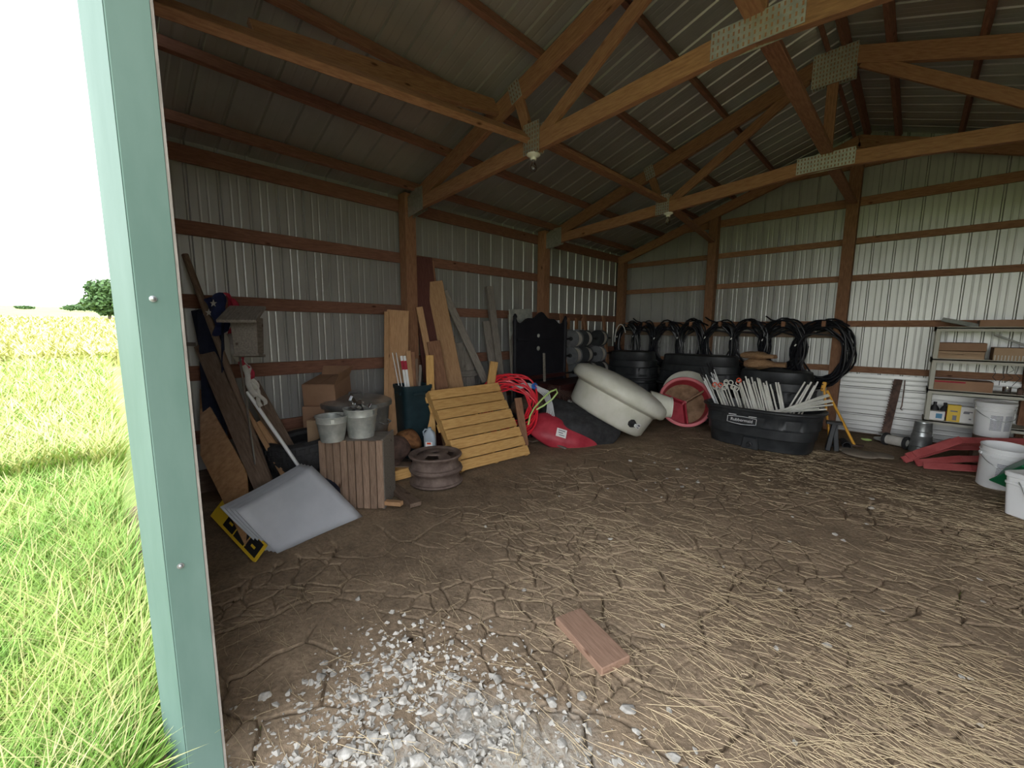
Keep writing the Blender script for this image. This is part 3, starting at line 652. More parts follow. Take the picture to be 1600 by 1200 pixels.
leaner('short_stud', 'short orange stud standing beside the pallet top', 'stud', (.72, 2.33, 0), at(671, 555, x=.55), .085, .035, M_['pallet'], (1, -.5, .1))
leaner('grey_board', 'long grey board leaning steeply sideways along the wall', 'board', (.45, 3.82, 0), at(693, 455, x=.08), .10, .035, M_['grey'], (1, -.3, .2))
leaner('grey_board', 'tall thick grey board standing against the middle girts', 'board', (.42, 3.80, 0), at(764, 448, x=.08), .10, .07, M_['grey'], (1, -.3, .2))
leaner('grey_board', 'shorter dark grey board beside the tall thick grey one', 'board', (.42, 3.70, 0), at(759, 502, x=.1), .10, .035, M_['grey'], (1, -.3, .2))
leaner('grey_board', 'grey board standing against the left edge of the black headboard', 'board', (.36, 4.05, 0), at(798, 492, x=.12), .09, .03, M_['grey'], (1, -.3, .2))
t = thing('plank_panel', 'old grey plank panel with cross rail standing behind the leaning board', 'panel', T(.12, 3.3, 0))
for k in range(3): board('plank', (.20, 3.08+.15*k, 0), (.09, 3.08+.15*k, 1.36-.09*k), .14, .02, M_['grey'], (1, 0, 0), t)
board('rail', (.155, 3.0, .86), (.155, 3.5, .86), .08, .025, M_['grey'], (1, 0, 0), t)
tyre('car_tire', 'tire standing behind the top of the leaning pallet', T(.36, 3.42, .50) @ Rz(20) @ Ry(75), .24, .18)
leaner('short_stud', 'pale stud end sticking up behind the right side of the pallet', 'stud', (.55, 3.20, 0), at(772, 565, x=.62), .10, .04, M_['pallet'], (1, -.5, .2))
# pallet
TL, TR_, BL, BR = V((.74, 2.27, .80)), V((.75, 3.29, .80)), V((1.215, 2.34, .015)), V((1.32, 3.28, .015))
t = thing('wooden_pallet', 'new yellow pine pallet leaning with its deck towards the opening', 'pallet', T(*((BL+BR)/2)))
nrm = (BR-BL).cross(TL-BL).normalized(); nrm = nrm if nrm.x > 0 else -nrm
for k in range(8):
    f0 = (k+.5)/8
    a = BL.lerp(TL, f0); b = BR.lerp(TR_, f0); j = random.uniform(-.008, .008)
    board('deck_board', a+(b-a)*j, b+(b-a)*j, .106, .018, M_['pallet'], nrm, t)
for s in (.03, .5, .97): board('stringer', BL.lerp(BR, s)-nrm*.055, TL.lerp(TR_, s)-nrm*.055, .038, .09, M_['pallet'], nrm, t)
for k in (0, 2, 4, 6, 7): board('bottom_board', BL.lerp(TL, (k+.5)/8)-nrm*.11, BR.lerp(TR_, (k+.5)/8)-nrm*.11, .09, .018, M_['pallet'], nrm, t)
leaner('short_stud', 'brown stud end sticking out past the pallet beside the red tubing', 'stud', (1.12, 3.40, .05), at(809, 622, x=.92), .09, .04, M_['lumber'], (1, -.6, .2))
# wheel rims
def rim(name, label, M):
    t = thing(name, label, 'wheel rim', M)
    n = 40; prof = [(.245, 0), (.25, .006), (.246, .016), (.228, .022), (.215, .05), (.215, .085), (.232, .112), (.246, .120), (.25, .13), (.243, .138), (.222, .132), (.205, .118), (.175, .128), (.12, .146), (.085, .150), (.05, .146), (.03, .143)]
    sk = set()
    for k in range(4):
        for q in range(5): sk.add((12, (k*10+q) % n)); 
    o = build('rim', MB().lathe(prof, n, (False, False), None, sk), M_['rim'], t, None, False, 0, True); thicken(o, .006)
    return t
rim('wheel_rim', 'rusty steel wheel rim on top of the pair by the pallet corner', T(1.20, 2.03, .135) @ Rz(20))
rim('wheel_rim', 'rusty steel wheel rim lying on the dirt under the other rim', T(1.21, 2.03, .0) @ Rz(48))
# old planks, firewood and rusty scrap
for a, b, w_, m, lb in ((gnd(606, 742), gnd(660, 712), .09, 'grey', 'grey plank lying on the dirt between crate and wheel rims'), (gnd(608, 722), gnd(668, 700), .09, 'brownold', 'dark plank lying on the dirt behind the wheel rims'), (gnd(602, 792), gnd(628, 796), .05, 'tan', 'short pale offcut lying by the slatted crate')):
    leaner('loose_plank', lb, 'plank', a+V((0, 0, .04)), b+V((0, 0, .05)), w_, .035, M_[m], (0, 0, 1))
leaner('loose_plank', 'grey-brown plank on the dirt in front of the wheel rims', 'plank', gnd(612, 762)+V((0, 0, .018)), gnd(650, 792)+V((0, 0, .018)), .10, .035, M_['brownold'], (0, 0, 1))
leaner('firewood_block', 'split orange firewood block lying beside the wheel rims', 'firewood', gnd(606, 752)+V((0, 0, .05)), gnd(664, 738)+V((0, 0, .06)), .10, .10, M_['pallet'], (0, .2, 1))
leaner('timber_block', 'thick old timber on the ground under the rusty scrap', 'timber', (.55, 1.62, .06), (.95, 1.98, .06), .14, .11, M_['brownold'], (0, 0, 1))
rs = at(620, 668, x=.72)
tag(put('rusty_casting', lump(.13, 11, (.9, 1, 1.1), .3), M_['rust'], None, T(rs.x, rs.y, .24)), 'lumpy rusty iron casting heaped beside the trash can', 'scrap metal')
tag(put('rusty_chain_heap', lump(.14, 12, (1.15, .8, .9), .38), M_['rustorange'], None, T(.66, 2.04, .28)), 'heap of orange rusty chain before the teal bin', 'chain')
tag(put('rusty_casting', lump(.10, 15, (1.3, 1, 1), .35), M_['rust'], None, T(.72, 1.80, .10)), 'small dark rusty casting low beside the slatted crate', 'scrap metal')
bp_ = at(643, 690, z=.2)
tag(thicken(build('iron_bowl', MB().lathe([(.04, 0), (.085, .02), (.11, .055), (.118, .075)], 32, (True, False)), M_['rim'], None, T(bp_.x, bp_.y, .15) @ Rx(-8), False, 0, True), .006), 'shallow rusty iron bowl standing on the scrap heap', 'bowl')
for (px, py, z, r), lb in zip(((632, 679, .28, .035), (623, 694, .2, .04)), ('small white broken cup on the rusty casting', 'white shard of a cup below the small broken cup')):
    q = at(px, py, z=z); tag(thicken(build('broken_cup', MB().lathe([(r*.6, 0), (r*.9, r*.5), (r, r*1.2)], 16, (True, False)), M_['porcelain'], None, T(*q) @ Rx(55) @ Ry(40), False, 0, True), .004), lb, 'cup')
tag(build('iron_hub', MB().lathe([(.07, 0), (.075, .01), (.075, .03), (.06, .035), (.05, .06), (.062, .065), (.062, .085), (.02, .09)], 28), M_['rim'], None, T(.93, 2.16, .16), False, 0, True), 'round rusty hub under the plastic jug', 'hub')
jq = V((.93, 2.16, .25))
t = thing('plastic_jug', 'blue-grey translucent jug with a small label on the rusty hub', 'jug', T(*jq) @ Rz(40) @ Rx(5))
build('body', MB().loft([[(math.copysign(abs(math.cos(a))**.6, math.cos(a))*rx, math.copysign(abs(math.sin(a))**.6, math.sin(a))*ry, z) for a in [2*math.pi*i/28 for i in range(28)]] for rx, ry, z in ((.055, .04, 0), (.06, .045, .01), (.06, .045, .11), (.052, .04, .15), (.03, .025, .18), (.018, .018, .19), (.018, .018, .21))]), M_['jug'], t, None, False, 0, True)
build('handle', MB().tube([(.0, .0, .185), (-.045, 0, .19), (-.066, 0, .165), (-.06, 0, .12)], .009, 8), M_['jug'], t, None, False, 0, True)
lb_ = build('label', MB().box((.0, -.046, .045), (.07, .003, .05)), M_['paper'], t)
build('label_print', MB().box((.0, -.048, .055), (.04, .002, .018)), M_['orange'], lb_)

# ================================================================ MIDDLE AND BACK
# red tubing coil
def coil_pts(R, turns, jit, seed, ax, ay, seg=36, drift=.0):
    """one tube wound in loose turns of differing size"""
    rr = random.Random(seed); pts = []; ph = rr.uniform(0, 6.28)
    for k in range(turns*seg+1):
        a = 2*math.pi*k/seg; tn = k/seg
        wob = 1+jit*math.sin(tn*2.399+ph)+jit*.4*math.sin(a*3+tn*5)
        pts.append((R*ax*wob*math.cos(a), R*ay*wob*math.sin(a)+jit*.3*math.sin(tn*4.1), drift*(math.sin(tn*1.9+ph))))
    return pts
Mr = frame((.80, 3.46, .50), (.55, .8, -.1), (.72, -.5, .45))
t = thing('tubing_coil', 'coil of bright red tubing standing behind the pallet', 'tubing', Mr)
build('coil', MB().tube(coil_pts(.32, 12, .18, 2, 1, 1, 32, .05), .0115, 7), M_['redtube'], t, None, False, 0, True)
build('loose_end', MB().tube([(-.1, .33, .03), (0, .36, .05), (.12, .36, .08), (.22, .33, .12)], .011, 7), M_['redtube'], t, None, False, 0, True)
for k in range(5):
    a = gnd(812, 664)+V((.02*k, .05*k, .03+.012*(k % 2))); b = gnd(845, 668)+V((-.02*k, .06*k, .03+.012*(k % 2)))
    rod('blue_pipe', 'blue plastic pipe lying on the dirt under the red tubing', 'pipe', a, b, .012, M_['bluetube'], 8, 'blue pipes under the red tubing')
h = [(0, 0, 0), (.06, .07, .05), (.13, .15, .13), (.17, .20, .21), (.15, .20, .25), (.10, .14, .22), (.04, .06, .13), (-.02, -.02, .02), (-.05, -.06, -.08), (-.06, -.08, -.2)]
hp = at(838, 640, x=1.1)
tag(build('garden_hose', MB().tube([tuple(hp+V(p)) for p in h], .011, 8), M_['limehose'], None, None, False, 0, True), 'loop of lime green hose beside the red tubing', 'hose')
cp_ = at(832, 610, x=.9)
t = thing('tubing_bundle', 'bundle of clear grey tubing held by a blue tie behind the lime hose', 'tubing', T(*cp_))
for k in range(5): build('tube', MB().tube([(-.22+.02*k, -.2, .0+.02*k), (-.08, -.06+.01*k, .04+.012*k), (.02, .02, .03+.01*k), (.10+.02*k, .10, -.06+.015*k), (.15+.02*k, .13, -.18), (.15+.03*k, .12, -.32)], .009, 7), M_['clear'], t, None, False, 0, True)
build('tie', MB().lathe([(.04, -.02), (.045, 0), (.04, .02)], 16), M_['bluetube'], t, T(.02, .02, .055) @ Ry(60))
# black headboard and mahogany base
hx, y0_, y1_ = .32, 4.03, 5.20
t = thing('headboard', 'tall black wooden headboard with scalloped top against the wall', 'headboard', T(hx, (y0_+y1_)/2, 0))
W2_ = (y1_-y0_)/2; pts = [(-W2_, 0), (W2_, 0), (W2_, 1.58)]
for k in range(25):
    u = 1-2*k/24; z = 1.56+.13*math.exp(-(u*2.4)**2)+.025*math.cos(u*12)*(abs(u) < .85)+(.07 if abs(u) > .93 else 0); pts.append((u*W2_, z))
pts.append((-W2_, 1.58))
build('panel', MB().prism(pts, .04), M_['ebony'], t, axes((0, 1, 0), (0, 0, 1), (1, 0, 0), (0, 0, 0)), False, .004)
for s in (-1, 1): build('post', MB().lathe([(.03, 0), (.035, .05), (.03, .3), (.03, 1.5), (.036, 1.56), (.02, 1.60), (.03, 1.63), (.012, 1.67)], 14), M_['ebony'], t, T(.02, s*W2_, 0), False, 0, True)
build('rail', MB().box((.03, 0, 1.30), (.03, 2*W2_-.08, .03)), M_['ebony'], t, None, False, .004)
build('rail', MB().box((.04, 0, .74), (.05, 2*W2_-.06, .06)), M_['mahogany'], t, None, False, .004)
for z, r in ((1.36, .028), (1.17, .034)): build('ornament', MB().lathe([(r, 0), (r, .008), (r*.6, .014), (.004, .02)], 8), M_['zincold'], t, T(.022, -.08, z) @ Ry(90))
tag(build('thin_stake', MB().box((0, 0, .55), (.02, .035, 1.1)), M_['grey'], None, T(.46, 4.60, 0) @ Ry(-3)), 'slim pale stake standing upright before the black headboard', 'stake')
tag(build('grey_sheet', MB().box((0, 0, 0), (.012, .5, .5)), M_['zincold'], None, T(.17, 4.34, 1.50) @ Rx(3), False, .002), 'grey sheet standing behind the black headboard top', 'sheet')
t = thing('wooden_chest', 'low dark mahogany chest in the shadow below the headboard', 'chest', T(.62, 5.05, 0))
build('body', MB().box((0, 0, .32), (.46, 1.25, .62)), M_['mahogany'], t, None, False, .006)
build('lid', MB().box((0, 0, .65), (.50, 1.30, .04)), M_['mahogany'], t, None, False, .006)
for s in (-.3, .3): build('inset_panel', MB().box((.235, s, .32), (.012, .5, .42)), M_['mahogany'], t, None, False, .004)
tag(put('burlap_heap', lump(.22, 31, (1, 1.4, .8), .3), M_['brownold'], None, T(.60, 4.12, .42)), 'brown sacking heap between headboard and red tubing', 'sack')
tag(build('storage_crate', MB().box((0, 0, .15), (.42, .62, .30)), M_['black'], None, T(.62, 4.12, 0), False, .01), 'low black crate under the brown sacking heap', 'crate')
# wire basket
t = thing('wire_basket', 'rusty wire mesh basket tipped beside the headboard', 'basket', T(.86, 4.44, .40) @ Rz(-20) @ Ry(24) @ Rx(-18))
d = (.36, .42, .34); m1 = MB()
for ax in range(3):
    o1, o2 = [q for q in range(3) if q != ax]
    for s in (-1, 1):
        for k in range(11):
            for (p, q) in ((o1, o2), (o2, o1)):
                a = [0, 0, 0]; b = [0, 0, 0]; a[ax] = b[ax] = s*d[ax]/2; a[p] = b[p] = -d[p]/2+d[p]*k/10; a[q] = -d[q]/2; b[q] = d[q]/2
                m1.tube([a, b], .0022, 4)
tag(build('mesh', m1, M_['rust'], t), kind='stuff')
build('plate', MB().box((.12, .05, 0), (.012, .16, .30)), M_['zincold'], t)
# black rubber liner and red sled
def shell(a, b, hgt, wr, seed, nu=40, nv=12, lip=.03):
    rr = random.Random(seed); ph = [rr.uniform(0, 6) for _ in range(4)]; m = MB(); rings = []
    for j in range(nv+1):
        v = j/nv; ring = []
        for i in range(nu):
            an = 2*math.pi*i/nu; rr_ = math.sin(v*math.pi/2)**.7; w_ = wr*math.sin(3*an+ph[0]+4*v)*v+wr*.6*math.sin(5*an+ph[1])*v
            c = math.copysign(abs(math.cos(an))**.8, math.cos(an)); s = math.copysign(abs(math.sin(an))**.8, math.sin(an))
            ring.append((a*rr_*c, b*rr_*s, hgt*(1-math.cos(v*math.pi/2))*1.0+w_))
        rings.append(ring)
    m.loft(rings, (True, False)); return m
fh = V((.716, .698, 0))
def surf(o, px, py):
    """the point of a built surface seen at a measured picture point, and its normal"""
    bpy.context.view_layer.update(); mi = MW[o.name].inverted(); d = fwd*FPX+crt*(px-800)-cup*(py-600)
    ok, p, n, _ = o.ray_cast(mi @ CAM, (mi.to_3x3() @ d).normalized()); w = MW[o.name]
    if not ok: return None
    n = (w.to_3x3() @ n).normalized(); return w @ p, (n if n.dot(d) < 0 else -n)
tilt = V((.70, .68, -.30)).normalized()
t = thing('feed_sled', 'red plastic sled with a white paper label tipped on the dirt', 'sled', frame((1.28, 3.98, .155), tilt, (.45, -.5, .75)))
sh = build('shell', shell(.47, .25, .17, .012, 3), M_['redplastic'], t, Matrix.Diagonal((1, 1, -1, 1)) @ T(0, 0, -.10), False, 0, True)
hit = surf(sh, 877, 677); thicken(sh, .008)
if hit:
    Ml_ = frame(hit[0]+hit[1]*.008, tilt, hit[1])
    build('paper_label', MB().box((0, 0, 0), (.13, .11, .003)), M_['paper'], t, Ml_, True)
    build('label_print', MB().box((0, .03, .002), (.09, .012, .002)).box((-.01, 0, .002), (.06, .012, .002)).box((.01, -.03, .002), (.07, .01, .002)), M_['printgrey'], t, Ml_, True)
t = thing('rubber_tub', 'crumpled black rubber tub lying between the sled and white tank', 'tub', frame((1.30, 4.28, .27), V((.70, .68, -.22)).normalized(), (.30, -.34, .88)))
thicken(build('shell', shell(.56, .33, .22, .045, 8, 56, 14), M_['rubber'], t, Matrix.Diagonal((1, 1, -1, 1)) @ T(0, 0, -.13), False, 0, True), .012)
build('clip', MB().box((-.05, -.10, .135), (.11, .025, .02)), M_['black'], t, T(0, .06, .02), False, .004)
leaner('loose_plank', 'thin weathered lath lying on the dirt before the red sled', 'plank', gnd(822, 680)+V((0, 0, .02)), gnd(884, 702)+V((0, 0, .012)), .035, .018, M_['grey'], (0, 0, 1))
leaner('loose_plank', 'flat dark board lying on the dirt beside the blue pipes', 'plank', gnd(826, 690)+V((0, 0, .012)), gnd(870, 680)+V((0, 0, .012)), .16, .02, M_['brownold'], (0, 0, 1))
# white tank, tipped to one side
fh2 = V((fwd.x, fwd.y, 0)).normalized()
Mt = T(1.50, 4.86, .545) @ Matrix.Rotation(math.radians(28), 4, fh2) @ Matrix.Rotation(math.radians(-46), 4, 'Z')
t = thing('water_tank', 'large milky white poly tank tipped on its side with a black fitting', 'tank', Mt)
build('body', MB().lathe([(.45, -.36), (.51, -.345), (.545, -.31), (.575, -.03), (.60, -.012), (.655, -.005), (.685, .02), (.695, .06), (.68, .13), (.655, .16), (.56, .21), (.40, .25), (.2, .275), (.001, .28)], 64, (True, False)), M_['poly'], t, None, False, 0, True)
Mn = Matrix.Rotation(math.radians(76), 4, 'Z') @ T(.50, 0, .13) @ Ry(66)
build('filler_neck', MB().lathe([(.20, -.06), (.185, .02), (.135, .20), (.14, .205), (.14, .225), (.10, .23), (.001, .232)], 36, (True, False)), M_['poly'], t, Mn, False, 0, True)
af = math.radians(20)
Mf = Matrix.Rotation(af, 4, 'Z') @ T(.555, 0, -.20) @ Ry(90)
f = build('bulkhead_fitting', MB().lathe([(.055, -.01), (.055, .02), (.042, .025), (.04, .05), (.028, .055), (.028, .085)], 8), M_['black'], t, Mf, False, .002)
build('outlet', MB().lathe([(.022, .08), (.022, .10), (.014, .10), (.014, .085)], 14), M_['whiteplastic'], f)
build('sticker', MB().box((0, 0, 0), (.002, .07, .07)), M_['paper'], t, Matrix.Rotation(af+.22, 4, 'Z') @ T(.566, 0, -.20))
build('sticker_print', MB().box((0, 0, .01), (.003, .05, .02)).box((0, 0, -.02), (.003, .04, .012)), M_['printgrey'], t, Matrix.Rotation(af+.22, 4, 'Z') @ T(.5665, 0, -.20))
# red mineral feeder with three compartments, standing on its rim
nf = V((-fh2.x, -fh2.y, 0))*math.cos(math.radians(24))+V((0, 0, math.sin(math.radians(24))))
nf = (Matrix.Rotation(math.radians(-12), 3, 'Z') @ nf)
Mfd = frame((2.04, 5.93, .40), V((-nf.y, nf.x, 0)), nf)
t = thing('mineral_feeder', 'round red feeder with three dirty compartments leaning open side out', 'feeder', Mfd)
build('tub', MB().lathe([(.30, -.20), (.315, -.195), (.355, -.03), (.36, 0), (.335, 0), (.33, -.03), (.295, -.16), (.001, -.165)], 56, (True, False)), M_['redplastic'], t, None, False, 0, True)
build('rim', MB().lathe([(.345, -.012), (.378, -.012), (.385, .004), (.375, .018), (.345, .018), (.335, .004), (.345, -.012)], 56, (False, False)), M_['pink'], t, None, False, 0, True)
for k, a in enumerate((35, 160, 275)):
    build('divider', MB().box((.165, 0, -.085), (.33, .045, .15), None, (1, .5)), M_['redplastic'] if k else M_['dirtcrust'], t, Rz(a), False, .008)
for a0, a1, m in ((35, 160, 'dirtcrust'), (-85, 35, 'dirtcrust'), (160, 275, 'redplastic')):
    seg = [(0, 0)]+[(.315*math.cos(math.radians(a0+(a1-a0)*q/14)), .315*math.sin(math.radians(a0+(a1-a0)*q/14))) for q in range(15)]
    build('compartment_floor', MB().prism(seg, .02), M_[m], t, T(0, 0, -.135))
build('hub', MB().lathe([(.035, -.16), (.028, -.03), (.02, -.015), (.001, -.01)], 20, (True, False)), M_['pink'], t, None, False, 0, True)
build('side_emblem', MB().lathe([(.03, 0), (.03, .006), (.018, .006), (.018, .002)], 16, (False, False)), M_['paper'], t, Rz(-52) @ T(.335, 0, -.11) @ Ry(98))
build('paint_mark', MB().box((0, -.04, 0), (.004, .10, .02)).box((0, 0, .012), (.004, .03, .03)), M_['paper'], t, Rz(-96) @ T(.343, 0, -.09) @ Ry(8))
tag(build('plastic_dish', MB().lathe([(.37, 0), (.38, .012), (.36, .03), (.2, .06), (.001, .07)], 44, (True, False)), M_['poly'], None, frame((1.96, 6.22, .47), V((-nf.y, nf.x, 0)), nf), False, 0, True), 'round milky plastic dish standing behind the red feeder', 'dish')
# stock tanks
def stock_tank(name, label, M, a=.68, b=.42, h=.50, group=None, logo=False):
    t = thing(name, label, 'stock tank', M, group); n = 112
    def ring(ins, z, mod=0):
        out = []
        for i in range(n):
            an = 2*math.pi*i/n; e = .72
            c = math.copysign(abs(math.cos(an))**e, math.cos(an)); s = math.copysign(abs(math.sin(an))**e, math.sin(an))
            k = ins
            if mod:
                u = (an/(2*math.pi)*10) % 1
                k += .012*min(1, max(0, (min(u, 1-u)-.10)*14))
            out.append(((a-k)*c, (b-k)*s, z))
        return out
    k = h/.5
    R = [ring(.135, 0), ring(.115, .012), ring(.095, .15*k), ring(.09, .155*k), ring(.078, .165*k), ring(.070, .27*k), ring(.055, .275*k), ring(.050, .285*k), ring(.048, .295*k, 1), ring(.044, .40*k, 1), ring(.040, .415*k), ring(.032, .46*k), ring(.01, .465*k), ring(0, .475*k), ring(0, .492*k), ring(.012, .5*k), ring(.045, .5*k), ring(.052, .47*k), ring(.12, .02)]
    build('shell', MB().loft(R), M_['blackplastic'], t, None, False, 0, True)
    db = build('drain_boss', MB().box((0, -b+.095, .075*k), (.20, .05, .15*k), None, (.8, 1)), M_['blackplastic'], t, None, False, .012)
    build('drain_plug', MB().lathe([(.035, 0), (.035, .02), (.02, .024), (.02, .04)], 8), M_['black'], db, T(0, -b+.075, .06*k) @ Rx(90))
    return t
ft = stock_tank('stock_tank', 'black stock tank filled with white fence posts', T(3.08, 5.74, 0) @ Rz(-4), .68, .42, .51)
def text_mesh(s, size, ext=.001):
    cu = bpy.data.curves.new('lettering', 'FONT'); cu.body = s; cu.size = size; cu.extrude = ext; cu.align_x = 'CENTER'; cu.align_y = 'CENTER'
    o = bpy.data.objects.new('lettering', cu); C.objects.link(o); bpy.context.view_layer.update()
    me = bpy.data.meshes.new_from_object(o.evaluated_get(bpy.context.evaluated_depsgraph_get())); bpy.data.objects.remove(o); return me
Ml = T(-.10, -.3805, .352) @ Rx(84)
lg = put('logo_lettering', text_mesh('Rubbermaid', .052), M_['whiteplastic'], ft, Ml)
om = MB()
top = [(-.165+.33*k/12, .036-.010*math.sin(math.pi*k/12)*-1) for k in range(13)]; bot = [(.165-.33*k/12, -.034-.016*math.sin(math.pi*k/12)) for k in range(13)]
lp = [(x, y, 0) for x, y in top+bot]; om.tube(lp, .0035, 4, True)
build('logo_outline', om, M_['whiteplastic'], ft, Ml)
build('logo_bar', MB().box((-.11, .062, 0), (.09, .008, .003)).box((.12, .058, 0), (.09, .008, .003)), M_['whiteplastic'], ft, Ml)
inv = Matrix.Rotation(math.pi, 4, 'X')
# upside-down stacks by the back wall
for k in range(3):
    stock_tank('stock_tank', ['upside-down black stock tank at the bottom of the corner stack', 'upside-down black stock tank in the middle of the corner stack', 'upside-down black stock tank on top of the corner stack by the spools'][k], T(.68, 6.86, .52+.275*k) @ Rz(8) @ inv, .50-.004*k, .40, .50)
for k in range(3):
    stock_tank('stock_tank', ['upside-down black stock tank at the bottom of the stack behind the red feeder', 'upside-down black stock tank in the middle of the stack behind the red feeder', 'upside-down black stock tank on top of the stack behind the red feeder'][k], T(1.86, 6.90, .52+.265*k) @ Rz(-2) @ inv, .70-.004*k, .38, .50)
for k in range(2):
    stock_tank('stock_tank', ['lower upside-down black stock tank below the brown log slabs', 'upper upside-down black stock tank carrying the brown log slabs'][k], T(2.98, 6.86, .52+.36*k) @ Rz(-3) @ inv, .56, .40, .50)
for k, (x, y, z, L_, rz, r) in enumerate(((2.88, 6.62, .965, .52, 4, .09), (2.80, 6.58, 1.085, .46, -14, .075))):
    m = MB(); rr = random.Random(20+k); rings = []
    for j in range(9):
        u = j/8; s = (.45+.55*math.sin(math.pi*min(1, u*1.2+.08)))*(1+.12*math.sin(7*u+3*k))
        rings.append([(L_*(u-.5), r*s*1.7*math.cos(a)*(1+.12*math.sin(5*a+j+k)), r*s*math.sin(a)*(.7 if math.sin(a) < 0 else 1)*(1+.15*math.sin(3*a+2*j))) for a in [2*math.pi*i/16 for i in range(16)]])
    tag(build('log_slab', m.loft(rings), M_['brown'], None, T(x, y, z) @ Rz(rz), False, 0, True), ['lower splintered brown log slab on the upside-down stock tank', 'upper splintered brown log slab lying on the other slab'][k], 'log')
# fence posts in the front tank
tc_ = V((3.08, 5.74, 0)); rr = random.Random(9)
def tank_pt(u, v, z=.06): return V((3.08+u, 5.74+v, z))
for k in range(24):      # fan of step-in posts
    u = k/23; px = 1156+62*u+rr.uniform(-4, 4); py = 592+14*abs(u-.15)+rr.uniform(-6, 8)
    e = at(px, py, y=5.86+.10*rr.random()); b0 = tank_pt(.02+.34*u, -.10+.12*rr.random())
    o = board('fence_post', b0, e, .018, .012, M_['fencewhite'], (0, -1, .2), None, .002)
    tag(o, 'white step-in fence post fanned upright in the stock tank', 'fence post', 'upright fence posts in the stock tank')
for k in range(5):
    e = at(1258+5*k, 598+rr.uniform(-2, 6), y=6.02); o = board('fence_post', tank_pt(.10+.05*k, .05), e, .018, .012, M_['fencewhite'], (0, -1, .2), None, .002)
    tag(o, 'white fence post of the small cluster leaning over the tank end', 'fence post', 'small post cluster at the tank end')
for k in range(11):
    e = at(1288+rr.uniform(-12, 14), 616+22*k/10+rr.uniform(-4, 4), y=6.0-.3*k/10); b0 = tank_pt(-.02+.12*rr.random(), -.18+.25*k/10, .40)
    o = board('fence_post', b0, e, .018, .012, M_['fencewhite'], (0, -1, 1), None, .002)
    tag(o, 'white fence post lying across the rim of the stock tank', 'fence post', 'posts lying over the tank rim')
for k in range(16):      # rods with black tips
    u = rr.random(); e = at(1092+26*u+rr.uniform(-3, 3), 582-10*u+rr.uniform(-10, 10), y=5.82+.1*rr.random()); b0 = tank_pt(-.38+.16*u, -.02+.1*rr.random(), .10)
    t = thing('tipped_rod', 'white rod with black tip bunched at the tank end', 'fence rod', None, 'black-tipped rods in the stock tank')
    dd = e-b0; rod_ = MB().tube([b0, b0+dd*.88], .0065, 6); build('shaft', rod_, M_['whiteplastic'], t); build('tip', MB().tube([b0+dd*.88, e], .0085, 6), M_['black'], t)
for k in range(16):      # pigtail posts
    u = rr.random(); e = at(1112+42*u+rr.uniform(-3, 3), 604+14*rr.random()-8*u, y=5.64+.12*rr.random()); b0 = tank_pt(-.34+.30*u, -.12+.1*rr.random(), .12)
    t = thing('pigtail_post', 'white pigtail fence post with %s loop in the stock tank' % ('an orange' if k % 5 == 0 else 'a white'), 'fence post', None, 'orange-looped pigtail posts in the stock tank' if k % 5 == 0 else 'white-looped pigtail posts in the stock tank')
    dd = (e-b0).normalized(); sd = dd.cross(V((fh2.x, fh2.y, 0))).normalized(); R_ = .028
    build('shaft', MB().tube([b0, e], .0065, 6), M_['fencewhite'], t)
    build('loop', MB().tube([tuple(e+dd*R_+(dd*math.cos(a)+sd*math.sin(a))*R_) for a in [2*math.pi*q/14 for q in range(14)]], .007, 6, True), M_['orange'] if k % 5 == 0 else M_['fencewhite'], t)
# hanging coils of pipe
for k, x in enumerate(PEGS):
    H = (.80, .78, .84, .80, .78, .80, .82, .96)[k]; Wd = (.44, .46, .50, .46, .50, .54, .58, .70)[k]
    nm = ('leftmost behind the corner stack', 'next to the corner', 'over the corner stack', 'beside the middle back post', 'over the tall tank stack', 'above the log slabs', 'beside the largest coil', 'largest, hung next to the shelf side')[k]
    lab = ['coil of black pipe on the peg nearest the wire spools', 'coil of black pipe on the second peg from the spools', 'coil of black pipe hung just before the middle back post', 'coil of black pipe hung in front of the middle back post', 'coil of black pipe hung above the tall stock tank stack', 'coil of black pipe hung above the log slabs', 'coil of black pipe hung beside the largest coil', 'largest coil of black pipe, hung before the ridge post'][k]
    t = thing('pipe_coil', lab, 'pipe coil', T(x, YB-.17, 1.60-H/2) @ Rz((12, -8, 6, -5, 8, -4, 5, -3)[k]))
    pts = coil_pts(1, 14 if k < 7 else 17, .17, 40+k, Wd/2*.92, H/2*.88, 30, .075)
    build('coil', MB().tube([(p[0], p[2]-.02, p[1]) for p in pts], .0125, 6), M_['blackpipe'], t, None, False, 0, True)
    build('free_end', MB().tube([(-.05, -.02, H*.45), (-.1, -.03, H*.5), (-.18, -.05, H*.53), (-.25, -.06, H*.6)] if k in (1, 4, 6) else [(-.02, -.04, H*.46), (.10, -.05, H*.5), (.22, -.06, H*.47), (.30, -.06, H*.42)], .0125, 6), M_['blackpipe'], t, None, False, 0, True)
    for s in (-1, 1): build('tie', MB().tube([tuple(V((s*Wd*.43, 0, -.05+.1*k % .2))+V((math.cos(a)*.07, math.sin(a)*.09, 0))) for a in [2*math.pi*q/12 for q in range(12)]], .004, 5, True), M_['black'], t)
    build('end_tag', MB().box((0, 0, 0), (.018, .01, .035)), M_['paper'], t, T(-Wd*.45, -.10, .12) @ Ry(30))
wt = [(.30+.05*math.cos(a)*0+.12*math.cos(a), YB-.34, 1.26+.30*math.sin(a)) for a in [math.pi*(.15+.9*q/16) for q in range(17)]]
tag(build('white_hose', MB().tube(wt, .009, 7), M_['whiteplastic'], None, T(-.07, 0, 0), False, 0, True), 'thin white hose looped over the coil nearest the spools', 'hose')
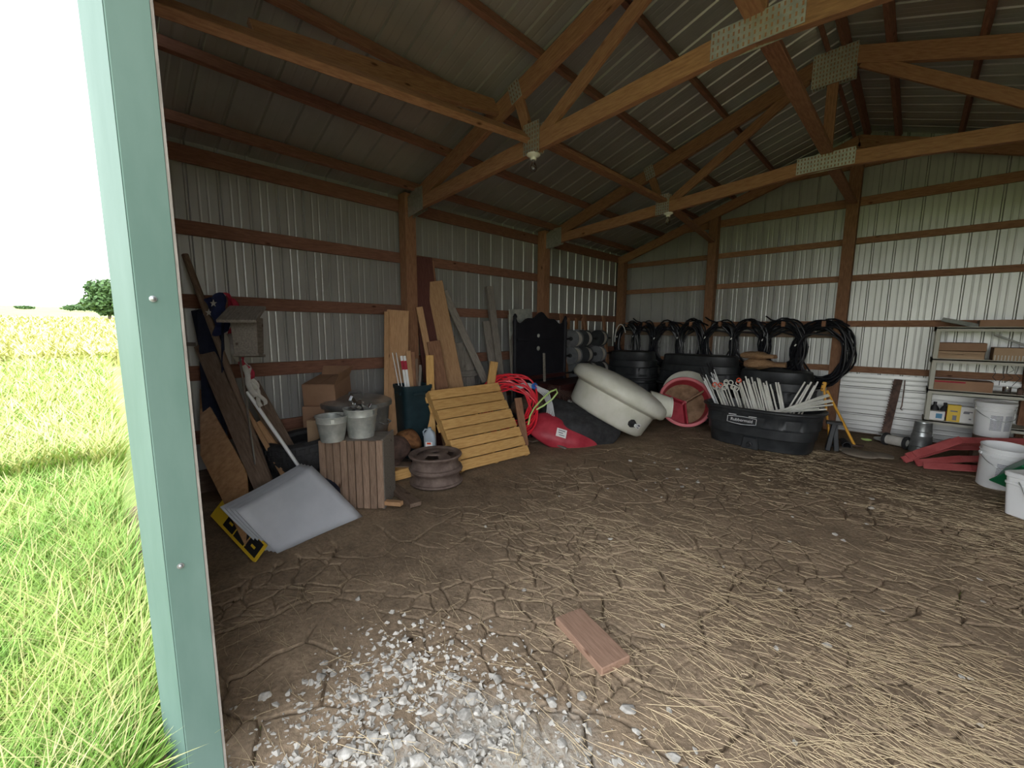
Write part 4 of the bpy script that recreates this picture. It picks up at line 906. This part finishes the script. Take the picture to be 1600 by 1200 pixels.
# wire spools on rods along the left wall
def spool(M, label, grey, group=None):
    t = thing('wire_spool', label, 'spool', M, group); r, L_ = .145, .18
    fm = M_['spoolgrey'] if grey else M_['blackplastic']
    for s in (-1, 1):
        fo = build('flange', MB().lathe([(.02, -.004), (r, -.006), (r+.004, 0), (r, .006), (.02, .004)], 32, (True, True)), fm, t, T(0, 0, s*L_/2), False, 0, True)
    build('winding', MB().lathe([(.04, -L_/2+.008), (r-.018, -L_/2+.010), (r-.014, 0), (r-.018, L_/2-.010), (.04, L_/2-.008)], 32), M_['cloth'], t, None, False, 0, True)
    build('hub', MB().lathe([(.035, -L_/2-.012), (.035, L_/2+.012), (.018, L_/2+.012), (.018, -L_/2-.012)], 18), M_['black'], t, None, False, 0, True)
    return t
ry90 = Rx(-90)
rows = [(1.30, (5.56, 5.86, 6.35)), (1.02, (5.52, 5.86, 6.28)), (.74, (5.60, 6.02, 6.36))]
names = [['grey-flanged wire spool on the top rod nearest the headboard', 'black wire spool in the middle of the top rod', 'black wire spool at the corner end of the top rod'], ['grey-flanged wire spool on the middle rod nearest the headboard', 'black wire spool in the middle of the middle rod', 'grey-flanged wire spool at the corner end of the middle rod'], ['grey-flanged wire spool on the lowest rod nearest the headboard', 'black wire spool in the middle of the lowest rod', 'black wire spool at the corner end of the lowest rod']]
for i, (z, ys) in enumerate(rows):
    for j, y in enumerate(ys):
        spool(T(.25+.02*i, y, z) @ Rz(10) @ ry90, names[i][j], (i + 0, j) in ((0, 0), (1, 0), (1, 2), (2, 0)))
    board('spool_rod', (.25+.02*i, 5.3, z), (.25+.02*i, 6.75, z), .025, .025, M_['black'], (0, 0, 1), WL, 0)
for y in (5.40, 6.08, 6.72): board('hanger_board', (.26, y, .6), (.10, y, 1.72), .07, .035, M_['lumber'], (1, 0, 0), WL)
for y in (5.70, 5.95, 6.15): board('hanger_block', (.03, y, 1.46), (.03, y, 1.66), .06, .035, M_['lumber'], (1, 0, 0), WL)

# ================================================================ RIGHT SIDE
# ribbed sheets lying sideways against the back wall
for k, (z, lb) in enumerate(((.02, 'lower ribbed steel sheet standing sideways against the back wall'), (.40, 'upper ribbed steel sheet standing sideways against the back wall'))):
    o = put('steel_sheet', panel(.45, 2.6).mesh('steel_sheet'), M_['zincold'] if False else M_['panel'], None, axes((0, .05, 1), (0, -1, .05), (1, 0, 0), (3.48, YB-.075+.03*k, z)))
    thicken(o, .003); tag(o, lb, 'metal sheet')
# resin shelving unit
SX, SY, SD, SW = 4.57, 7.0, .40, .92
t = thing('shelving_unit', 'beige resin shelving unit against the back wall', 'shelf', T(SX, SY, 0))
SZ = (.36, .74, 1.12, 1.50)
for z in SZ:
    m = MB().box((SW/2, SD/2, z), (SW, SD, .016)).box((SW/2, .008, z-.012), (SW, .016, .055)).box((SW/2, SD-.008, z-.012), (SW, .016, .055)).box((.008, SD/2, z-.012), (.016, SD, .055)).box((SW-.008, SD/2, z-.012), (.016, SD, .055))
    build('shelf_board', m, M_['beige'], t)
for x in (.035, SW-.035):
    for y in (.035, SD-.035):
        for a, b in zip((0,)+SZ[:-1], SZ): build('leg', MB().box((x, y, (a+b)/2-.01), (.045, .045, b-a-.035)), M_['beige'], t, None, False, .004)
def on_shelf(px, py, i, y): 
    p = at(px, py, y=y); return V((p.x, y, SZ[i]+.008))
S3, S2, S1, S0 = (SZ[i]+.0085 for i in (3, 2, 1, 0))
carton('cardboard_tray', 'shallow brown cardboard tray on the top shelf', T(5.16, 7.20, S3), (.46, .32, .085), M_['card'], False)
t = thing('cardboard_tray', 'lower flat brown carton of the pair on the second shelf', 'box', T(4.81, 7.18, S2))
build('body', MB().box((0, 0, .003), (.40, .30, .006)).box((0, 0, .097), (.40, .30, .006)).box((0, .147, .05), (.40, .006, .10)).box((-.197, 0, .05), (.006, .30, .10)).box((.197, 0, .05), (.006, .30, .10)).box((0, -.147, .027), (.40, .006, .054)).box((0, -.147, .083), (.40, .006, .034)).box((-.115, -.147, .06), (.17, .006, .02)).box((.115, -.147, .06), (.17, .006, .02)), M_['cardlight'], t)
carton('cardboard_tray', 'upper flat brown carton of the pair on the second shelf', T(4.82, 7.18, S2+.102), (.39, .30, .095), M_['card'], False)
t = carton('cardboard_box', 'light brown carton with ridged lower edge on the second shelf', T(5.25, 7.18, S2), (.36, .30, .15), M_['cardlight'], False)
for k in range(14): build('ridge', MB().box((-.165+.0255*k, -.153, .035), (.009, .006, .06)), M_['cloth'], t)
t = carton('cardboard_box', 'long low brown carton with red tape on the third shelf', T(4.86, 7.18, S1), (.50, .28, .125), M_['card'], False)
build('red_tape', MB().box((-.10, -.141, .105), (.26, .003, .018)), M_['flagred'], t)
tag(board('metal_channel', (4.63, 7.28, S3+.10), (4.95, 7.14, S3+.01), .05, .02, M_['zincold'], (0, -1, .4)), 'thin metal channel lying tilted on the top shelf', 'metal strip')
tag(board('metal_channel', (5.08, 7.36, S2+.30), (5.34, 7.345, S2+.17), .02, .015, M_['zincold'], (0, -1, .4)), 'thin metal strip tilted behind the light carton', 'metal strip')
tag(build('metal_cup', MB().lathe([(.032, 0), (.035, .005), (.035, .085), (.030, .085), (.028, .01)], 24), M_['chrome'], None, T(5.22, 7.10, S1), False, 0, True), 'bright metal cup on the third shelf', 'cup')
tag(build('small_can', MB().lathe([(.025, 0), (.025, .07), (.020, .075), (.012, .085)], 16), M_['rust'], None, T(5.32, 7.10, S1), False, 0, True), 'small rusty can beside the bright metal cup', 'can')
for k in range(7):
    x = 5.10+.055*k; rr = random.Random(60+k)
    q = [(x, 6.99, SZ[2]-.04)]+[(x+rr.uniform(-.03, .03), 6.985, SZ[2]-.04-.045*j) for j in range(1, 5 + k % 2)]
    tag(build('hanging_wire', MB().tube(q, .003, 5), M_['black'], None), 'thin dark wire dangling from the second shelf edge', 'wire', 'wires dangling from the shelf')
t = carton('white_carton', 'small white carton with blue print on the lowest shelf', T(4.68, 7.10, S0), (.16, .10, .11), M_['paper'], False); build('print', MB().box((.03, -.051, .055), (.055, .003, .06)), M_['printblue'], t)
def bottle(label, M, m, lm):
    t = thing('oil_bottle', label, 'bottle', M)
    build('body', MB().loft([[(rx*math.cos(a), ry*math.sin(a), z) for a in [2*math.pi*i/20 for i in range(20)]] for rx, ry, z in ((.04, .028, 0), (.043, .03, .01), (.043, .03, .12), (.03, .022, .15), (.015, .015, .165), (.015, .015, .19))]), m, t, None, False, 0, True)
    build('label', MB().box((0, -.0305, .065), (.05, .003, .07)), lm, t)
    build('cap', MB().lathe([(.017, .185), (.017, .205), (.001, .206)], 14, (True, False)), M_['black'], t)
bottle('black oil bottle behind the small white carton', T(4.67, 7.24, S0), M_['black'], M_['printgrey'])
bottle('dark bottle with red label beside the yellow carton', T(4.76, 7.23, S0) @ Rz(10), M_['black'], M_['flagred'])
t = carton('yellow_carton', 'upright yellow carton with dark print on the lowest shelf', T(4.832, 7.09, S0), (.115, .07, .205), M_['yellow'], False)
build('print', MB().box((.01, -.0365, .05), (.035, .003, .06)).box((0, -.0365, .13), (.06, .003, .015)), M_['printgrey'], t)
t = carton('white_carton', 'upright white carton beside the yellow one on the lowest shelf', T(4.95, 7.09, S0), (.13, .07, .195), M_['paper'], False)
build('print', MB().box((0, -.0365, .135), (.07, .003, .012)).box((-.015, -.0365, .12), (.05, .003, .018)).box((.02, -.0365, .05), (.02, .003, .015)), M_['printgrey'], t)
# buckets
def bucket(name, label, M, r0=.130, r1=.150, h=.37, lid=False, lab=True, open_col='poly'):
    t = thing(name, label, 'bucket', M)
    pr = [(r0-.004, 0), (r0, .004), (r0+(r1-r0)*.75, h*.75), (r1+.004, h*.76), (r1+.004, h*.785), (r1-.003, h*.79), (r1-.001, h*.86), (r1+.006, h*.865), (r1+.006, h*.885), (r1, h*.89), (r1+.003, h-.01), (r1+.008, h-.006), (r1+.007, h), (r1-.003, h), (r0-.006, .008)]
    bd = build('body', MB().lathe(pr, 44), M_['whiteplastic'], t, None, False, 0, True)
    if lid: build('lid', MB().lathe([(r1+.011, h-.018), (r1+.013, h+.004), (r1+.008, h+.01), (r1-.012, h+.008), (r1-.02, h+.002), (.001, h+.003)], 44, (True, False)), M_['whiteplastic'], t, None, False, 0, True)
    if lab:
        m = MB(); n = 10
        for a0, a1 in ((-128, -92), (-84, -56)):
            vs = []
            for q in range(n+1):
                a = math.radians(a0+(a1-a0)*q/n)
                for z in (h*.22, h*.66): rr_ = r0+(r1-r0)*z/h+.0015; vs.append((rr_*math.cos(a), rr_*math.sin(a), z))
            m.add(vs, [(2*q, 2*q+2, 2*q+3, 2*q+1) for q in range(n)])
        build('label', m, M_['label'], t)
    build('bail_handle', MB().tube([((r1+.012)*math.cos(a), (r1+.012)*math.sin(a)*1.0-.0, h*.80-.10*math.sin(a-math.pi) if False else h*.80-.11*abs(math.sin(a))) for a in [math.pi+math.pi*k/16 for k in range(17)]], .003, 6), M_['zinc'], t, None, False, 0, True)
    for s in (-1, 1): build('ear', MB().box((s*(r1+.008), 0, h*.81), (.014, .03, .03)), M_['whiteplastic'], bd, None, False, .004)
    return t
tag(build('timber_block', MB().box((0, 0, .15), (.42, .30, .30)), M_['brownold'], None, T(5.20, 6.72, 0), False, .006), 'dark timber block under the lidded bucket by the shelves', 'timber')
bucket('plastic_bucket', 'lidded white bucket with printed label standing before the shelves', T(5.12, 6.78, .30) @ Rz(25), .134, .152, .375, True)
leaner('loose_plank', 'brown board lying beside the timber block under the bucket', 'plank', (5.0, 6.50, .27), (5.7, 6.5, .27), .10, .04, M_['tan'], (0, 0, 1))
bucket('plastic_bucket', 'open white bucket tilted under the green tray', T(5.10, 5.72, .0) @ Rz(20) @ Rx(6), .140, .158, .40)
# square pail in the foreground right
t = thing('square_pail', 'square white pail with handle beside the green tray', 'pail', T(5.20, 4.86, 0) @ Rz(48))
def rq(a, z, p=.3): return [(a*math.copysign(abs(math.cos(q))**p, math.cos(q)), a*math.copysign(abs(math.sin(q))**p, math.sin(q)), z) for q in [2*math.pi*i/48 for i in range(48)]]
build('body', MB().loft([rq(.105, 0), rq(.11, .005), rq(.125, .25), rq(.131, .255), rq(.131, .27), rq(.125, .275), rq(.127, .31), rq(.134, .315), rq(.134, .335), rq(.12, .335), rq(.10, .02)]), M_['whiteplastic'], t, None, False, 0, True)
build('lid', MB().loft([rq(.136, .322), rq(.138, .345), rq(.128, .352), rq(.11, .346)]), M_['whiteplastic'], t, None, False, 0, True)
build('handle', MB().tube([(-.135, .02, .29), (-.15, -.03, .22), (-.155, -.07, .17), (-.15, -.10, .22), (-.135, -.12, .27)], .004, 6), M_['zinc'], t, None, False, 0, True)
build('lid_grip', MB().lathe([(.05, .345), (.05, .375), (.035, .38), (.001, .38)], 20, (True, False)), M_['zincold'], t, T(.03, .03, 0))
# green tray lying over the tilted bucket
t = thing('green_tray', 'green plastic tray with grey-green base lying against the tilted bucket', 'tray', T(5.30, 5.40, .20) @ Rz(28) @ Rx(-38) @ Ry(28))
build('side_wall', MB().box((0, 0, 0), (.42, .34, .16), None, (.8, .8)), M_['greenplastic'], t, None, False, .01)
build('base', MB().box((0, 0, .084), (.33, .265, .012)), M_['greygreen'], t, None, False, .004)
build('rim', MB().box((0, 0, -.08), (.45, .37, .015)), M_['greenplastic'], t, None, False, .004)
# stack of bent red steel bars
g0 = V((4.44, 6.06, .015))
tips = [(0, 0, .01), (.03, .02, .05), (.10, -.05, .01), (.08, .03, .085), (.16, -.10, .01)]
for k, (dx, dy, dz) in enumerate(tips):
    a = g0+V((dx, dy, dz)); b = a+V((.33, .24-.05*k, (.17, .20, .09, .21, .04)[k])); c = b+V((.50, .32-.02*k, (.03, .02, .05, .03, .03)[k]))
    t = thing('bent_steel_bar', ['bent red steel bar lying lowest at the front of the stack', 'bent red steel bar second in the stack beside the buckets', 'bent red steel bar with the flat front arm in the stack', 'bent red steel bar on top of the stack beside the buckets', 'short bent red steel bar on the dirt beside the stack'][k], 'steel bar', T(*a))
    board('arm', a, b+(b-a).normalized()*.02, .085, .012, M_['redpaint'], (.2, -.6, .8), t); board('arm', b, c, .085, .012, M_['redpaint'], (.0, -.6, .8), t)
    board('flange', a+V((0, .03, -.01)), b+V((0, .03, -.01)), .05, .008, M_['redpaint'], (.6, -.8, 0), t)
# steel bar on a base, strap, galvanised pails, roll
pb, pt_ = V((4.24, 7.22, .03)), at(1404, 593, y=7.38)
t = thing('toothed_bar', 'rusty toothed steel bar leaning on the ribbed sheets', 'steel bar', T(*pb))
board('bar', pb, pt_, .085, .008, M_['rust'], (0, -1, .1), t, 0)
dd = (pt_-pb); sidev = dd.normalized().cross(V((0, -1, 0))).normalized()
for k in range(22): q = pb+dd*((k+.8)/23); board('tooth', q-sidev*.040, q-sidev*.054, .014, .008, M_['rust'], (0, -1, .1), t, 0)
build('base_plate', MB().lathe([(.11, 0), (.115, .01), (.11, .02), (.04, .025), (.035, .07), (.07, .075), (.07, .09)], 28), M_['zincold'], t, T(0, -.03, -.03), False, 0, True)
sp_ = [at(1414, 594, y=7.40), at(1413, 605, y=7.40), at(1411, 620, y=7.39), at(1409, 634, y=7.39), at(1407, 639, y=7.38), at(1410, 641, y=7.38)]
tag(build('hanging_strap', MB().tube(sp_, .006, 6), M_['rust'], None, None, False, 0, True), 'thin rusty rod with a hook hanging beside the toothed bar', 'hook')
pq = gnd(1443, 703)
for k, (z, r, hh) in enumerate(((0, .105, .21), (.19, .088, .18))):
    t = thing('galvanised_pail', ['galvanised pail standing on the dirt under the shelf end', 'smaller galvanised pail stacked upside down on the other'][k], 'pail', T(4.58, 6.80, z))
    build('body', MB().lathe([(r, 0), (r+.003, .004), (r*.98, hh*.3), (r*.99+.004, hh*.33), (r*.96, hh*.36), (r*.9, hh*.9), (r*.92, hh*.93), (r*.88, hh), (.001, hh)], 36, (True, False)), M_['zinc'], t, None, False, 0, True)
    build('ear', MB().box((r, 0, hh*.15), (.012, .04, .03)), M_['zinc'], t, None, False, .003)
t = thing('fabric_roll', 'small white roll with black end rings lying by the galvanised pails', 'roll', T(4.36, 6.86, .075) @ Rz(-28) @ Ry(90))
build('roll', MB().lathe([(.06, -.11), (.062, 0), (.06, .11)], 28), M_['cloth'], t, None, False, 0, True)
for s in (-1, 1): build('end_ring', MB().lathe([(.078, -.016), (.082, 0), (.078, .016), (.045, .012), (.045, -.012), (.078, -.016)], 28, (False, False)), M_['rubber'], t, T(0, 0, s*.11), False, 0, True)
# post hole digger with yellow handles
a0, a1 = at(1287, 604, y=6.72), gnd(1296, 687); b0, b1 = at(1293, 612, y=6.74), gnd(1335, 697)
t = thing('hole_digger', 'yellow-handled digging tool leaning behind the end of the stock tank', 'digging tool', T(*b1))
build('handle', MB().tube([a1+V((0, 0, .01)), a0], .014, 10), M_['safety'], t, T(*-b1), False, 0, True)
build('handle', MB().tube([b1+V((0, 0, .01)), b0+(b0-b1)*.02], .016, 10), M_['safety'], t, T(*-b1), False, 0, True)
build('grip', MB().box((0, 0, 0), (.05, .04, .13)), M_['safety'], t, T(*(a0-b1)) @ Ry(8), False, .008)
for s in (0, 1): build('bolt', MB().lathe([(.008, 0), (.008, .01), (.001, .012)], 8, (True, False)), M_['black'], t, T(*(a0-b1+V((-.01, -.022, -.03+.06*s)))) @ Rx(90))
build('foot_plate', MB().box((.03, .01, .012), (.12, .06, .02)), M_['rust'], t, None, False, .004)
tag(build('plastic_trestle', MB().box((-.04, 0, .17), (.05, .10, .36), Ry(7)).box((.05, .02, .17), (.05, .10, .36), Ry(-7)).box((0, .01, .345), (.16, .12, .035)), M_['blackplastic'], None, T(3.79, 6.12, -.01) @ Rz(10), False, .006), 'small black plastic trestle standing at the end of the stock tank', 'trestle')
t = thing('pipe_stub', 'short dark rubber pipe stub lying on the dirt past the stock tank', 'pipe', frame(gnd(1316, 694)+V((0, 0, .05)), gnd(1330, 712)-gnd(1316, 694), (0, 0, 1)))
build('pipe', MB().lathe([(.035, 0), (.04, .05), (.048, .30), (.040, .30), (.032, .02)], 24), M_['rubber'], t, Ry(90), False, 0, True)
build('flap', MB().box((.28, -.07, -.03), (.10, .06, .01)), M_['rubber'], t, Rz(-18))
for k, (px, py, r) in enumerate(((1344, 710, .17), (1372, 712, .14), (1326, 704, .12))):
    q = gnd(px, py); tag(put('flat_stone', lump(r, 70+k, (1.1, .95, .16), .12), M_['stone'], None, T(q.x, q.y, .008)), ['largest flat grey stone set in the dirt past the stock tank', 'flat grey stone beside the largest flat stone', 'smallest flat stone beside the rubber pipe stub'][k], 'stone')
q = gnd(1354, 688); tag(put('yellow_scrap', lump(.04, 81, (1.4, 1, .4), .3, 2), M_['limehose'], None, T(q.x, q.y, .012)), 'small yellow-green scrap on the dirt by the back wall', 'scrap')
# wooden block in the foreground
e0, e1 = gnd(888, 962, .02), gnd(963, 1041, .02)
tag(board('wooden_block', e0, e1, .158, .040, M_['offcut'], (0, 0, 1), None, .004), 'short reddish-brown lumber offcut lying alone on the straw-strewn dirt', 'board')
tag(build('bottle_cap', MB().lathe([(.016, 0), (.017, .003), (.014, .007), (.001, .008)], 20, (True, False)), M_['chrome'], None, T(*gnd(641, 1001, .0)), False, 0, True), 'shiny round bottle cap lying among the gravel', 'bottle cap')

# ================================================================ GROUND COVER
rr = random.Random(101)
def stone_mesh(seed):
    r_ = random.Random(seed); bm = bmesh.new(); sx, sy, sz = r_.uniform(.9, 1.35), r_.uniform(.65, .95), r_.uniform(.4, .65)
    for q in range(17):
        d = V((r_.gauss(0, 1), r_.gauss(0, 1), r_.gauss(0, 1))).normalized()*r_.uniform(.85, 1.1); bm.verts.new((d.x*sx, d.y*sy, d.z*sz))
    h_ = bmesh.ops.convex_hull(bm, input=bm.verts[:]); bmesh.ops.delete(bm, geom=[v for v in h_['geom_interior'] if isinstance(v, bmesh.types.BMVert)], context='VERTS')
    bmesh.ops.bevel(bm, geom=bm.edges[:], offset=.05, segments=1, affect='EDGES')
    me = bpy.data.meshes.new('gravel_stone'); bm.to_mesh(me); bm.free(); me.materials.append(M_['gravel']); return me
SM = [stone_mesh(s) for s in range(10)]
POLY = [(2.98, -.1), (2.78, .45), (2.72, .66), (2.95, .78), (3.25, .88), (3.55, .80), (3.75, .95), (4.05, .92), (4.35, .55), (4.2, -.8), (3.0, -.8)]
def inside(x, y):
    c = False
    for (a, b), (d, e) in zip(POLY, POLY[1:]+POLY[:1]):
        if (b > y) != (e > y) and x < (d-a)*(y-b)/(e-b)+a: c = not c
    return c
def in_gravel():
    """a spot on the gravel spill that comes in through the opening"""
    while True:
        x, y = rr.uniform(2.5, 4.5), rr.uniform(-.8, 1.4); j = .13*rr.gauss(0, 1)
        if inside(x+j, y+.13*rr.gauss(0, 1)) and rr.random() < (1 if x < 3.5 else .45): return x, y
spots = []
while len(spots) < 300:
    x, y = in_gravel()
    if len(spots) > 240: x, y = rr.uniform(2.2, 5.2), rr.uniform(.2, 4.5)
    s = rr.uniform(.013, .027)*(1.15 if len(spots) < 150 else .85)
    if all((x-a)**2+(y-b)**2 > (s+c)**2*.75 for a, b, c in spots): spots.append((x, y, s))
for x, y, s in spots:
    o = bpy.data.objects.new('gravel_stone', rr.choice(SM)); C.objects.link(o)
    o.matrix_basis = T(x, y, fz(x, y)+s*.22) @ Rz(rr.uniform(0, 360)) @ Rx(rr.uniform(-15, 15)) @ Matrix.Scale(s, 4)
    tag(o, 'pale limestone gravel stone lying on the dirt inside the opening', 'stone', 'loose pale gravel stones')
gm = MB()
def pebble(seed):
    r_ = random.Random(seed); bm = bmesh.new()
    for q in range(9): d = V((r_.gauss(0, 1), r_.gauss(0, 1), r_.gauss(0, 1))).normalized(); bm.verts.new(d)
    bmesh.ops.convex_hull(bm, input=bm.verts[:]); bm.verts.index_update(); out = ([v.co.copy() for v in bm.verts], [tuple(v.index for v in f.verts) for f in bm.faces]); bm.free(); return out
PB = [pebble(s) for s in range(6)]
for k in range(6500):
    x, y = in_gravel(); s = rr.uniform(.003, .008) if k > 2800 else rr.uniform(.008, .017)
    Mq = T(x, y, fz(x, y)+s*.2) @ Rz(rr.uniform(0, 360)) @ Matrix.Diagonal((s*1.2, s*.9, s*.7, 1)); gm.add(*PB[k % 6], Mq)
tag(build('fine_gravel', gm, M_['gravel']), 'fine pale gravel and grit spilling in through the opening', 'gravel', None, 'stuff')
# straw
sm = MB()
def straw(x, y, L_, a, w_):
    dx, dy = math.cos(a), math.sin(a); k = rr.uniform(-.06, .06)*L_; z = fz(x, y)+rr.uniform(.003, .012); n_ = 3 if L_ > .12 else 2
    vs = []
    for i in range(n_+1):
        u = i/n_-.5; bx = x+dx*u*L_-dy*k*(4*u*u); by = y+dy*u*L_+dx*k*(4*u*u); zz = z+rr.uniform(0, .006)
        vs += [(bx-dy*w_, by+dx*w_, zz), (bx+dy*w_, by-dx*w_, zz), (bx, by, zz+w_*1.4)]
    fs = []
    for i in range(n_):
        for j in range(3): fs.append((3*i+j, 3*i+(j+1) % 3, 3*i+3+(j+1) % 3, 3*i+3+j))
    sm.add(vs, fs)
for k in range(13000):
    while True:
        x, y = rr.uniform(2.0, 6.2), rr.uniform(-.3, 6.0); d = .5+.5*math.sin(1.9*x+.7*y+1)*math.sin(1.3*y-.8*x+.4)
        edge = min(1, max(0, (x-2.6-.1*y)/.9))
        if rr.random() < (.12+.88*d*d)*(.15+.85*edge)*(1 if y < 2.5 else .45): break
    straw(x, y, rr.choice((.015, .02, .03, .04, .05, .07, .10, .16, .24))*rr.uniform(.7, 1.2), rr.gauss(0, .38) if rr.random() < .72 else rr.uniform(0, 3.14), rr.uniform(.0005, .0010))
tag(build('loose_straw', sm, M_['straw']), 'dry straw and hay stems strewn over the dirt floor', 'straw', None, 'stuff')
# grass outside
def grass(name, label, n_, area, hgt, m, seed, wid=.005):
    r_ = random.Random(seed); g = MB()
    for k in range(n_):
        x, y = area(r_); z0 = -.05+rise(x); hh = hgt*r_.uniform(.45, 1.25); a = r_.uniform(0, 6.283); ln = hh*r_.uniform(.25, .9); dx, dy = math.cos(a), math.sin(a); w_ = wid*r_.uniform(.6, 1.4)*(1+max(0, -x)*.12)
        g.add([(x-dy*w_, y+dx*w_, z0), (x+dy*w_, y-dx*w_, z0), (x+dx*ln*.35-dy*w_*.8, y+dy*ln*.35+dx*w_*.8, z0+hh*.6), (x+dx*ln*.35+dy*w_*.8, y+dy*ln*.35-dx*w_*.8, z0+hh*.6), (x+dx*ln, y+dy*ln, z0+hh*(.85+.15*r_.random()))], [(0, 1, 3, 2), (2, 3, 4)])
    tag(build(name, g, M_[m]), label, 'grass', None, 'stuff')
def near(r_):
    while True:
        x = 2.85-4.2*r_.random()**1.3; d = 4.39-x; y = -.23+d*(r_.uniform(-.40, .045))
        if not (x > 2.6 and y > -.22) and y < -.13: return x, y
def mid(r_):
    x = -1.2-14*r_.random()**1.5; d = 4.39-x; return x, -.23+d*r_.uniform(-.34, .03)
def farg(r_):
    x = -14-50*r_.random()**1.4; d = 4.39-x; return x, -.23+d*r_.uniform(-.34, .06)
grass('meadow_grass', 'long fresh green grass growing outside by the trim', 42000, near, .26, 'grass', 1, .0035)
grass('meadow_grass', 'dry pale stems standing among the grass by the trim', 9000, near, .30, 'drygrass', 2, .003)
grass('meadow_grass', 'rough green meadow grass in the middle of the field', 36000, mid, .34, 'grass', 3, .006)
grass('meadow_grass', 'yellowish seeding grass over the middle of the field', 22000, mid, .40, 'drygrass', 4, .006)
grass('meadow_grass', 'distant pale grass up the slope of the field', 26000, farg, .55, 'drygrass', 5, .012)
# trees on the horizon
def tree(label, p, H, R, seed, n_=900, group=None):
    t = thing('field_tree', label, 'tree', T(*p), group); r_ = random.Random(seed)
    build('trunk', MB().tube([(0, 0, -.5), (.05*H*.1, 0, H*.3), (0, .03*H, H*.6), (0, 0, H*.85)], [H*.035, H*.03, H*.02, H*.006], 8), M_['bark'], t, None, False, 0, True)
    g = MB()
    for k in range(n_):
        u, v_ = r_.uniform(-1, 1), r_.uniform(0, 6.283); q = math.sqrt(1-u*u); rad = r_.random()**.4
        lobes = 1+.25*math.sin(3*v_+seed)+.2*math.sin(5*u+2*seed)
        c = V((R*q*math.cos(v_)*rad*lobes, R*q*math.sin(v_)*rad*lobes, H*.58+H*.42*u*rad)); s = R*.13*r_.uniform(.6, 1.4)
        a = V((r_.uniform(-1, 1), r_.uniform(-1, 1), r_.uniform(-1, 1))).normalized(); b = a.orthogonal().normalized(); d_ = a.cross(b)
        g.add([c+b*s, c+d_*s*.6, c-b*s, c-d_*s*.6], [(0, 1, 2, 3)])
    tag(build('foliage', g, M_['leaf'], t), kind='stuff')
def field_pt(px, py_top, dist):
    d = fwd*FPX+crt*(px-800)-cup*(500-600); d = V((d.x, d.y, 0)).normalized(); p = V((CAM.x, CAM.y, 0))+d*dist
    return V((p.x, p.y, -.05+rise(p.x)))
p = field_pt(172, 0, 62); tree('single green tree on the field partly hidden by the green trim', p, 4.6, 1.7, 5, 2600)
for k, (px, dist, H, R) in enumerate(((112, 150, 1.5, 1.5), (124, 158, 1.9, 1.8), (134, 150, 1.7, 1.6), (145, 158, 1.7, 1.7), (40, 170, 1.0, 1.8), (155, 148, 1.5, 1.5))):
    tree('low dark tree on the far horizon of the field', field_pt(px, 0, dist), H, R, 30+k, 700, 'horizon trees')
